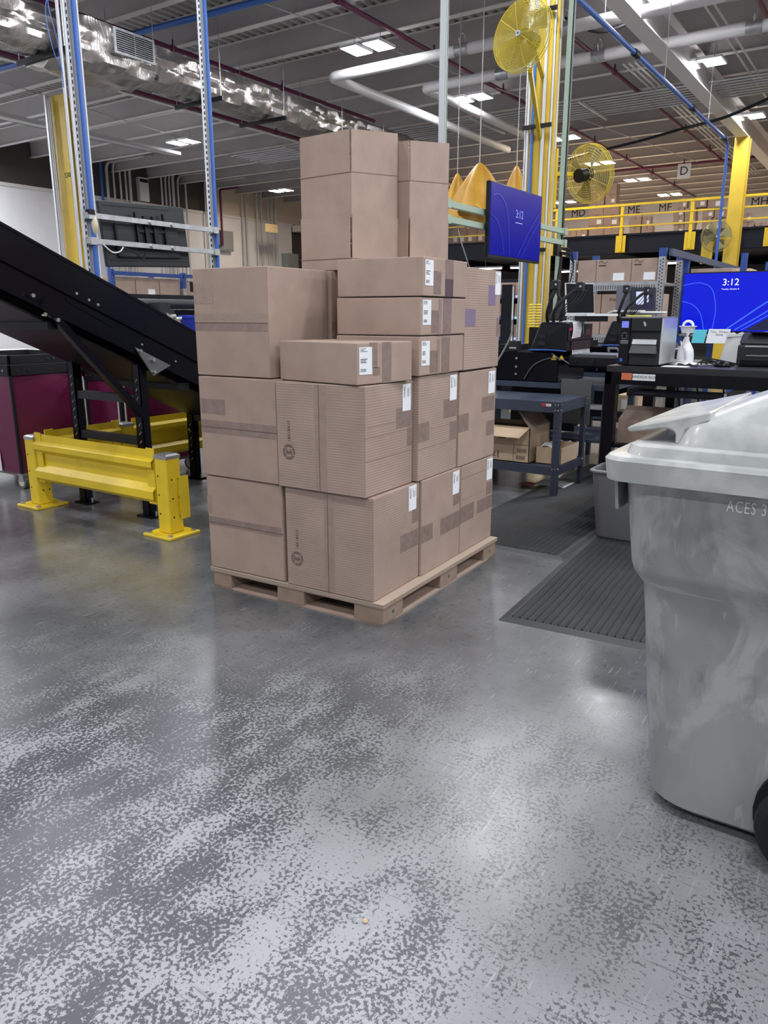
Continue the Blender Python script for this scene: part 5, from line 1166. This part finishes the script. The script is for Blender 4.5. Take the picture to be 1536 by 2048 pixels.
MB().prism([(PX0 + .145, 1.30), (PX0 + .150, 1.283), (PX0 + .158, 1.272), (PX0 + .165, 1.283), (PX0 + .158, 1.297), (PX0 + .150, 1.304)], 'y', PY0 - .001, PY0).build('maker_mark', conduit, t)
B(PX0 + .07, PX1 - .02, PY0 + .021, PY0 + .028, 1.205, 1.245).build('media_recess', blackpaint, t)
MB().hexa([(PX0 + .085, PY0 - .01, 1.165), (PX1 - .03, PY0 - .01, 1.165), (PX1 - .03, PY0 + .02, 1.165), (PX0 + .085, PY0 + .02, 1.165), (PX0 + .085, PY0 + .008, 1.195), (PX1 - .03, PY0 + .008, 1.195), (PX1 - .03, PY0 + .02, 1.195), (PX0 + .085, PY0 + .02, 1.195)]).build('tear_bar', steel, t)
MB().hexa([(PX0 + .072, PY0 - .025, 1.11), (PX1 - .02, PY0 - .025, 1.11), (PX1 - .02, PY0 + .02, 1.11), (PX0 + .072, PY0 + .02, 1.11), (PX0 + .085, PY0 - .005, 1.16), (PX1 - .03, PY0 - .005, 1.16), (PX1 - .03, PY0 + .02, 1.16), (PX0 + .085, PY0 + .02, 1.16)]).build('output_ramp', mat('ramp_grey', (.045, .048, .053), .4), t)
B(PX0 + .07, PX1 - .014, PY0, PY0 + .02, 1.035, 1.11).build('lower_door', darkplastic, t, bevel=.003)
MB().box(PX0 + .012, PX0 + .03, PY0 - .001, PY0, 1.055, 1.075).build('blue_mark', mat('blue_mark', (.03, .14, .5), .4), t)
t = thing('folded_paper', 'yellow paper lying on top of the label printer', 'paper', (-1.44, 5.1, 1.334)); B(-1.50, -1.38, 5.04, 5.16, 1.334, 1.342).build('sheet', mat('yellow_paper', (.75, .72, .12), .7), t)
t = thing('bottle', 'white bottle with a funnel cup on its neck beside the label printer', 'bottle', (-1.16, 5.2, 1.03))
MB().lathe([(.038, 1.034), (.050, 1.045), (.052, 1.09), (.046, 1.13), (.028, 1.165), (.016, 1.185), (.014, 1.215)], (-1.16, 5.2, 0), 18).build('body', whiteplastic, t, smooth=True)
MB().lathe([(.012, 1.205), (.022, 1.222), (.036, 1.232), (.038, 1.234)], (-1.16, 5.2, 0), 18).build('cup', chrome, t, smooth=True)
MB().lathe([(.036, 1.234), (.044, 1.268), (.054, 1.272), (.054, 1.276), (.040, 1.276)], (-1.16, 5.2, 0), 18).build('collar', whiteplastic, t, smooth=True)
MB().torus((-1.16, 5.2, 1.276), .030, .008, 'y', 18, 6).build('ring_handle', whiteplastic, t, smooth=True)
MB().tube(smooth_path([(-1.158, 5.146, 1.20), (-1.165, 5.14, 1.16), (-1.15, 5.14, 1.12), (-1.145, 5.145, 1.07)], 5), .008, 6).build('hose', conduit, t)
MB().grid(lambda u, v: (-1.2 + .13 * u, 5.12 + .10 * v, 1.034 + .018 * abs(math.sin(7 * u + 3 * v))), 6, 6).build('plastic_wrap', whiteplastic, t, solid=.001)
t = thing('paper_sheet', 'white paper lying on the bench beside the label printer', 'paper', (-1.2, 5.05, 1.03)); B(-1.25, -1.1, 4.98, 5.09, 1.031, 1.034).build('sheet', paper, t)
mo = thing('monitor', 'large monitor with blue screen and the time 3:12 on the bench', 'monitor', (-.96, 5.78, 1.03))
MX0, MX1, MZ0, MZ1 = -1.345, -.62, 1.215, 1.625
B(MX0, MX1, 5.75, 5.785, MZ0, MZ1).build('housing', blacksatin, mo, bevel=.004)
B(MX0 + .008, MX1 - .008, 5.7478, 5.75, MZ0 + .022, MZ1 - .008).build('screen', screen_blue, mo)
scw, sch = MX1 - MX0 - .016, MZ1 - MZ0 - .03
screen_curves(mo, (MX0 + .008, 5.747, MZ0 + .022), (1, 0, 0), (0, 0, 1), scw, sch, ribbon, [([(.0, .80), (.14, .84), (.25, .76), (.30, .55), (.315, .3), (.30, .02)], .006), ([(.0, .52), (.10, .46), (.18, .30), (.225, .02)], .006), ([(.98, .98), (.9, .70), (.70, .42), (.42, .02)], .012), ([(.98, .66), (.75, .32), (.50, .02)], .010), ([(.98, .55), (.8, .3), (.56, .02)], .007)], .0012)
MB().add([(MX1 - .01, 5.7464, MZ0 + .03), (MX1 - .01, 5.7464, MZ0 + .20), (MX0 + .43, 5.7464, MZ0 + .03)], [(0, 1, 2)]).build('screen_shade', screen_dark, mo)
text('screen_clock', '3:12', .062, (-1.035, 5.7458, 1.555), (1, 0, 0), (0, 0, 1), glyph, mo, .0003)
text('screen_date', 'Tuesday, October 8', .0135, (-1.035, 5.7458, 1.512), (1, 0, 0), (0, 0, 1), glyph, mo, .0002)
MB().box(-.99, -.93, 5.785, 5.80, 1.04, 1.3).box(-1.07, -.85, 5.68, 5.86, 1.03, 1.04).build('stand', blacksatin, mo)
for x0, x1, z0, z1, m, lb, tx in ((-1.235, -1.15, 1.155, 1.245, cyan_paper, 'cyan sticky note on the lower edge of the monitor', None), (-1.14, -1.0, 1.155, 1.25, paper, 'white handwritten note on the lower edge of the monitor', 1)):
    t = thing('sticky_note', lb, 'note', ((x0 + x1) / 2, 5.74, z0)); MB().grid(lambda u, v: (x0 + (x1 - x0) * u - .012 * (1 - v), 5.735 - .012 * (1 - v), z0 + (z1 - z0) * v), 3, 4).build('sheet', m, t, solid=.0008)
    if tx: text('handwriting', 'Time   PO Box\nGoing', .019, (-1.07, 5.7275, 1.222), (1, 0, 0), (0, -.1, 1), ink, t, .0002)
t = thing('paper_bag', 'crumpled white paper bag behind the dark desk printer', 'bag', (-.93, 5.62, 1.03))
def bagf(u, v):
    a = 2 * math.pi * u; r = 1 - .2 * v; return (-.935 + .10 * r * math.cos(a) * (1 + .06 * math.sin(9 * a)) + .02 * v, 5.63 + .05 * math.sin(a) * (1 - .5 * v), 1.032 + .19 * v + .012 * math.sin(5 * a) * v)
MB().grid(bagf, 28, 8).build('bag_sheet', brownbag, t, smooth=True)
MB().hexa([(-1.0, 5.6, 1.20), (-.66, 5.6, 1.225), (-.66, 5.66, 1.225), (-1.0, 5.66, 1.20), (-1.0, 5.6, 1.215), (-.66, 5.6, 1.25), (-.66, 5.66, 1.25), (-1.0, 5.66, 1.215)]).build('folded_top', brownbag, t)
t = thing('desk_printer', 'dark grey desktop printer cut by the right edge on the bench', 'printer', (-.65, 5.5, 1.03))
B(-.875, -.45, 5.30, 5.58, 1.034, 1.165).build('body', darkplastic, t, bevel=.014, seg=2)
MB().prism([(5.30, 1.165), (5.58, 1.165), (5.58, 1.235), (5.40, 1.235), (5.315, 1.185)], 'x', -.868, -.45).build('upper_cover', darkplastic, t, bevel=.010)
B(-.82, -.45, 5.335, 5.52, 1.2355, 1.239).build('lid_window', blackpaint, t); B(-.83, -.45, 5.292, 5.30, 1.150, 1.160).build('trim_strip', steel, t); B(-.82, -.45, 5.290, 5.30, 1.095, 1.102).build('paper_slot', mat('slot_grey', (.2, .2, .21), .4), t); B(-.85, -.45, 5.294, 5.30, 1.045, 1.07).build('lower_slot', blackpaint, t)
t = thing('mouse', 'black computer mouse on the bench in front of the desk printer', 'mouse', (-.935, 5.2, 1.03)); MB().lathe([(.032, 0), (.035, .008), (.03, .022), (.016, .032), (.003, .034)], (0, 0, 0), 16).xf(Matrix.Translation(Vector((-.935, 5.2, 1.031))) @ Matrix.Diagonal((1.5, .9, 1, 1))).build('body', blackpaint, t, smooth=True)
t = thing('cable_tangle', 'black cables lying across the bench behind the mouse', 'cable', (-1.0, 5.3, 1.03))
for k in range(6): MB().tube(smooth_path([(-1.14 + .03 * k, 5.24 + .03 * k, 1.036), (-1.06, 5.28 + .02 * k, 1.05 + .01 * (k % 3)), (-.98 + .02 * k, 5.3, 1.036 + .012 * (k % 2)), (-.9, 5.25 + .03 * k, 1.036)], 5), .0045, 5).build('cable', blackrub, t)
# under the bench
t = thing('open_carton', 'brown carton with its flap raised on the shelf under the bench', 'box', (-1.4, 5.35, .53)); B(-1.495, -1.17, 5.0, 5.35, .532, .685).build('body', cardboard, t)
MB().hexa([(-1.495, 5.0, .685), (-1.17, 5.0, .685), (-1.17, 5.004, .685), (-1.495, 5.004, .685), (-1.475, 5.12, .765), (-1.15, 5.12, .765), (-1.15, 5.124, .765), (-1.475, 5.124, .765)]).build('flap', cardboard, t)
B(-1.36, -1.31, 4.998, 5.0, .60, .685).build('tape', tapeclear, t)
t = thing('scale_box', 'small black device under the bench behind the wheeled cart', 'device', (-.95, 5.4, .53)); B(-1.05, -.8, 5.3, 5.6, .532, .60).build('body', blacksatin, t, bevel=.01)
for k, (x, y1) in enumerate([(-1.18, 5.15), (-1.05, 5.1), (-.9, 5.12)]): pipe('hanging_cable', smooth_path([(x, y1, .91), (x + .03, y1 - .02, .78), (x + .06, y1, .64), (x + .1, y1 + .02, .54)], 5), .005, blackrub, ORD[k] + ' black cable from the left hanging under the bench', 'cable', 'cables hanging under the bench', n=5)
t = thing('cable_nest', 'pale tangle of cables behind the bench at the right edge', 'cable', (-.75, 6.0, .6))
for k in range(8): MB().tube(smooth_path([(-.85 + .03 * k, 5.98, .9), (-.8 + .02 * (k % 4), 6.02, .8), (-.84 + .025 * k, 6.05, .7 - .02 * k), (-.78, 6.0, .6)], 4), .009, 6).build('cable', whiteplastic if k % 2 else blackrub, t)

# slate racks and cartons behind the machines (seen between the cart and the bench)
t = thing('steel_cart', 'slate-blue steel table behind the bench leg, seen past the cart', 'cart', (-2.0, 7.0, 0))
for z in (.28, .50): B(-2.5, -1.55, 6.93, 7.38, z - .03, z).build('shelf', mat('grey_shelf', (.16, .165, .165), .5), t); MB().box(-2.5, -1.55, 6.92, 6.935, z - .06, z).build('shelf_skirt', slate, t)
for x in (-2.48, -1.57):
    for y in (6.95, 7.36): B(x - .02, x + .02, y - .02, y + .02, 0, .78).build('leg', slate, t)
t = thing('open_carton', 'small brown carton with white label on the slate shelf behind the bench', 'box', (-1.9, 7.1, .5)); B(-2.12, -1.93, 7.0, 7.3, .502, .64).build('body', cardpale, t); B(-2.08, -2.03, 6.997, 7.0, .515, .60).build('label', paper, t); MB().hexa([(-1.93, 7.0, .64), (-1.925, 7.0, .64), (-1.925, 7.3, .64), (-1.93, 7.3, .64), (-1.85, 7.02, .73), (-1.845, 7.02, .73), (-1.845, 7.28, .73), (-1.85, 7.28, .73)]).build('flap', cardboard, t)
for k in range(2): plain_carton(-1.9 + .32 * k, -1.62 + .32 * k, 6.2, 6.5, .0 + .02, .2, ('left', 'right')[k] + ' dark low carton on the floor behind the bench', 'low cartons behind the bench', carddark, None)

# ------------------------------------------------------------------ right rack with cartons
rk = thing('pallet_rack', 'carton rack with perforated grey posts and blue tops behind the machines', 'rack', (-3.1, 10.3, 0))
for x in (-3.72, -2.60):
    for y in (10.0, 10.85):
        u_ = B(x - .04, x + .04, y - .03, y + .03, 0, 2.03).build('upright', steel, rk); B(x - .042, x + .042, y - .032, y + .032, 2.03, 2.13).build('upright_cap', bluerack, u_)
        mb = MB(); z = 1.1
        while z < 2.0: mb.cyl((x - .015, y - .03, z), (x - .015, y - .0315, z), .009, 6).cyl((x + .015, y - .03, z + .02), (x + .015, y - .0315, z + .02), .009, 6); z += .04
        mb.build('hole', blacksatin, u_)['kind'] = 'stuff'
for z in (.45, 1.1, 1.74):
    B(-3.70, -2.62, 9.98, 10.88, z - .03, z).build('shelf', steel, rk); bm_ = B(-3.70, -2.62, 9.955, 9.98, z - .10, z + .005).build('beam', steel, rk)
    mb = MB()
    for k in range(34): mb.box(-3.66 + .03 * k, -3.647 + .03 * k, 9.953, 9.955, z - .085, z - .035)
    mb.build('beam_slots', mat('slot_dark', (.10, .1, .1), .7), bm_)
for k, (x0, x1) in enumerate([(-3.66, -3.42), (-3.415, -2.975), (-2.97, -2.66)]):
    t = plain_carton(x0, x1, 10.0, 10.5, 1.745, 2.02, ('leftmost', 'wave-marked middle', 'rightmost')[k] + ' carton on the top shelf of the right rack', None, cardboard, 'y' if k else None)
    if k:
        MB().tube(smooth_path([(x0 + .03, 9.998, 1.985), (x0 + .06, 9.998, 2.005), (x0 + .10, 9.998, 1.975), (x0 + .14, 9.998, 1.995)], 5), .003, 4).build('wave_print', inkbrown, t)
        MB().box(x0 + .03, x0 + .12, 9.9985, 10.0, 1.94, 1.955).build('print', inkbrown, t)
for k in range(3): 
    t = plain_carton(-3.68 + .36 * k, -3.33 + .36 * k, 10.0, 10.5, 1.105, 1.6, ('left', 'middle', 'right')[k] + ' tall carton on the lower shelf of the right rack', None, cardboard, None)
    if k == 1: text('lettering', 'PHILIPS', .05, (-3.14, 9.998, 1.53), (1, 0, 0), (0, 0, 1), inkbrown, t, .0003)
rk2 = thing('pallet_rack', 'long blue-beamed carton rack running back behind the blue monitor', 'rack', (-2.3, 14, 0))
for y in (11.0, 13.0, 15.2, 17.6):
    for x in (-2.55, -1.85): u_ = B(x - .035, x + .035, y - .035, y + .035, 0, 2.1).build('upright', bluerack, rk2)
B(-2.53, -2.49, 10.0, 17.8, 2.04, 2.12).build('beam', mat('grey_blue_beam', (.06, .075, .13), .4), rk2)
for z in (1.1, 1.7): B(-2.55, -1.85, 10.95, 17.7, z - .03, z).build('shelf', steel, rk2)
for k in range(9):
    y0 = 11.05 + .72 * k; plain_carton(-2.5, -2.0, y0, y0 + .55, 1.705, 1.93 + .06 * ((k * 7) % 3) / 2, ORD[k] + ' carton from the front on the top shelf of the long rack', 'cartons on the long rack', cardpale if k % 3 else cardboard, None)
    if k < 5: plain_carton(-2.5, -2.0, y0, y0 + .55, 1.105, 1.5, ORD[k] + ' carton from the front on the lower shelf of the long rack', 'cartons on the lower shelf of the long rack', cardboard, None)
# narrow shelf seen between the stack and the near column
sh = thing('bin_shelf', 'dark shelf unit with blue shelf edges between the stack and the near column', 'shelf', (-5.2, 11.5, 0))
for x in (-5.75, -4.72): B(x - .03, x + .03, 11.1, 11.16, 0, 1.95).build('upright', darkplastic, sh); B(x - .035, x + .035, 11.095, 11.165, 1.80, 1.96).build('upright_cap', bluerack, sh)
for z in (.6, 1.0, 1.31, 1.62):
    B(-5.75, -4.72, 11.1, 11.7, z - .03, z).build('shelf', darkplastic, sh); e_ = B(-5.75, -4.72, 11.07, 11.1, z - .035, z + .02).build('shelf_edge', bluerack, sh)
    for k in range(6): B(-5.68 + .17 * k, -5.63 + .17 * k, 11.066, 11.07, z - .025, z + .012).build('tag', paper, e_)
for lv, z in enumerate((.6, 1.0, 1.31, 1.62)):
    for k in range(3): plain_carton(-5.7 + .33 * k, -5.42 + .33 * k, 11.15, 11.6, z + .002, z + .2, ORD[k] + ' carton from the left on the %s shelf of the narrow blue-edged unit' % ('lowest', 'second', 'third', 'top')[lv], 'cartons on the blue-edged shelf unit', cardboard, None)
B(-5.75, -4.72, 11.72, 11.74, 0, 1.9).build('back_panel', blacksatin, sh)
t = thing('work_table', 'grey work table with white sheet between the stack and the machines', 'table', (-3.3, 6.7, 0))
B(-3.9, -2.98, 6.35, 7.1, .96, 1.0).build('top', conduit, t); B(-3.25, -3.0, 6.38, 6.7, 1.0, 1.012).build('sheet', paper, t)
for x in (-3.86, -3.02):
    for y in (6.39, 7.06): B(x - .025, x + .025, y - .025, y + .025, 0, .96).build('leg', slate, t)
t = thing('black_panel', 'narrow black upright panel standing behind the far right carton', 'panel', (-3.2, 6.9, 1.0)); B(-3.24, -3.14, 6.86, 6.88, 1.0, 1.62).build('panel', blacksatin, t); B(-3.13, -3.12, 6.86, 6.875, 1.0, 1.6).build('white_edge', whiteplastic, t)
B(-3.34, -3.08, 6.8, 6.95, 1.0, 1.012).build('foot', blacksatin, t)
pipe('hanging_hose', smooth_path([(-2.74, 6.02, 1.30), (-2.70, 5.92, 1.18), (-2.72, 5.75, 1.0), (-2.75, 5.55, .84), (-2.78, 5.4, .725)], 5), .008, drawn_grey, 'grey hose drooping from the machine behind the carton stack', 'hose', n=6)

# ------------------------------------------------------------------ mats, wastebasket, wheeled cart
def ribbed_mat(loc, w, l, rot, label):      # local coordinates, always turned a little
    t = thing('floor_mat', label, 'mat', loc, 'ribbed floor mats', math.radians(rot))
    MB().hexa([(0, 0, 0), (w, 0, 0), (w, l, 0), (0, l, 0), (.035, .045, .0105), (w - .035, .045, .0105), (w - .035, l - .04, .0105), (.035, l - .04, .0105)]).build('mat_base', mattgrey, t)
    mb = MB(); x = .05; k = 0
    while x < w - .05:
        wd = .0045 if k % 4 else .009
        n = 14; L_ = []; 
        for j in range(n + 1):
            yy = .05 + (l - .1) * j / n; dx = .0035 * math.sin(yy * 5 + x * 3); L_.append((x + dx, yy))
        vs = []; fs = []
        for (a, b) in L_: vs += [(a - wd / 2, b, .0104), (a, b, .0104 + (.0035 if k % 4 else .0075)), (a + wd / 2, b, .0104)]
        for j in range(n): fs += [(3 * j, 3 * j + 3, 3 * j + 4, 3 * j + 1), (3 * j + 1, 3 * j + 4, 3 * j + 5, 3 * j + 2)]
        mb.add(vs, fs); x += wd + .0032; k += 1
    o = mb.build('mat_ribs', mattgrey, t); o['kind'] = 'stuff'
    return t
ribbed_mat((-2.30, 3.975, 0), .86, 2.9, .15, 'rear ribbed black rubber mat reaching under the steel cart')
ribbed_mat((-1.368, 2.985, .0004), .93, 1.62, 3.9, 'front ribbed black rubber mat beside the pallet and the wheeled cart')

t = thing('wastebasket', 'grey plastic wastebasket with rolled rim standing on the mat', 'wastebasket', (-1.28, 4.68, .016))
z0 = .0155
MB().loft([rrect(-1.445, -1.13, 4.525, 4.76, .05, z0), rrect(-1.45, -1.12, 4.52, 4.765, .05, z0 + .015), rrect(-1.49, -1.085, 4.49, 4.80, .055, .425), rrect(-1.482, -1.093, 4.498, 4.792, .05, .425), rrect(-1.443, -1.127, 4.527, 4.758, .045, z0 + .02)]).build('body', basket_m, t, smooth=True)
MB().loft([rrect(-1.49, -1.085, 4.49, 4.80, .055, .418), rrect(-1.503, -1.072, 4.477, 4.813, .06, .422), rrect(-1.503, -1.072, 4.477, 4.813, .06, .432), rrect(-1.485, -1.09, 4.495, 4.795, .055, .436), rrect(-1.482, -1.093, 4.498, 4.792, .055, .42)], cap=False).build('rim', mat('basket_rim', (.22, .225, .235), .4), t, smooth=True)

wc = thing('wheeled_cart', 'large grey wheeled refuse cart marked ACES 3 at the right edge', 'cart', (-.1, 2.25, 0))
def br(z, x0, x1, y0, y1, r): return rrect(x0, x1, y0, y1, r, z, 6)
MB().loft([br(.022, -.435, .34, 1.985, 2.44, .13), br(.04, -.450, .345, 1.965, 2.46, .13), br(.30, -.472, .355, 1.945, 2.485, .12), br(.60, -.496, .365, 1.925, 2.51, .11), br(.655, -.502, .37, 1.92, 2.515, .11), br(.70, -.522, .38, 1.892, 2.54, .10), br(.72, -.527, .385, 1.888, 2.545, .10), br(.96, -.55, .40, 1.868, 2.565, .09)]).build('body', binplastic, wc, smooth=True)
lid = MB().loft([br(.950, -.582, .44, 1.835, 2.61, .06), br(1.001, -.588, .445, 1.83, 2.615, .06), br(1.010, -.580, .437, 1.838, 2.607, .055), br(1.012, -.545, .41, 1.865, 2.58, .06), br(1.034, -.538, .40, 1.872, 2.573, .06), br(1.040, -.528, .395, 1.880, 2.563, .055), br(1.041, -.430, .39, 1.895, 2.54, .05), br(1.085, -.418, .385, 1.910, 2.52, .05), br(1.100, -.40, .38, 1.925, 2.505, .05), br(1.150, -.28, .37, 2.02, 2.41, .06), br(1.156, -.25, .36, 2.04, 2.39, .06)]).build('lid', mat('lid_plastic', (.33, .345, .335), .28, col2=(.47, .48, .475), nscale=9, ndetail=6, lo=.42, hi=.6, bump=.08, bscale=14, coat=.15), wc, smooth=True)
MB().prism([(-.552, 1.066), (-.548, 1.074), (-.47, 1.092), (-.36, 1.122), (-.36, 1.10), (-.412, 1.076), (-.422, 1.040), (-.433, 1.040), (-.434, 1.064), (-.442, 1.073), (-.458, 1.076), (-.545, 1.060)], 'y', 1.922, 2.51).build('lid_handle', MATS['lid_plastic'], lid, bevel=.0035)
MB().prism([(-.605, .953), (-.535, .953), (-.522, .862), (-.548, .872), (-.575, .858), (-.592, .875)], 'y', 2.12, 2.135).prism([(-.605, .953), (-.535, .953), (-.522, .862), (-.548, .872), (-.575, .858), (-.592, .875)], 'y', 2.47, 2.485).hexa([(-.563, 1.915, .862), (-.555, 1.915, .862), (-.555, 2.485, .862), (-.563, 2.485, .862), (-.572, 1.915, .953), (-.564, 1.915, .953), (-.564, 2.485, .953), (-.572, 2.485, .953)]).build('lift_pocket', binplastic, wc)
text('lettering', 'ACES 3', .041, (-.294, 1.8715, .914), (1, 0, 0), (0, -.07, 1), mat('white_stamp', (.62, .63, .62), .6), wc, .0012, 'LEFT', 1.15, .60)
MB().cyl((-.01, 1.935, .13), (-.01, 1.975, .13), .152, 28).build('wheel_well_shade', blackrub, wc)  # black disc stands in for the shade inside the wheel well
w_ = MB().torus((-.02, 1.885, .13), .10, .032, 'y', 36, 10).build('tyre', blackrub, wc, smooth=True)
MB().cyl((-.02, 1.872, .13), (-.02, 1.90, .13), .085, 28).build('wheel_hub', mat('navy_hub', (.008, .01, .02), .35), w_)
MB().torus((-.02, 1.868, .13), .07, .006, 'y', 30, 6).build('hub_ring', blacksatin, w_)
MB().cyl((-.02, 1.87, .13), (-.02, 1.96, .13), .014, 10).build('axle', steel, wc)
t = thing('floor_crumb', 'tiny beige crumb lying on the floor in the foreground', 'debris', (-.9, 1.3, 0)); MB().lathe([(.001, 0), (.006, .001), (.007, .004), (.003, .008)], (-.845, 1.19, 0), 7).build('crumb', cardpale, t)
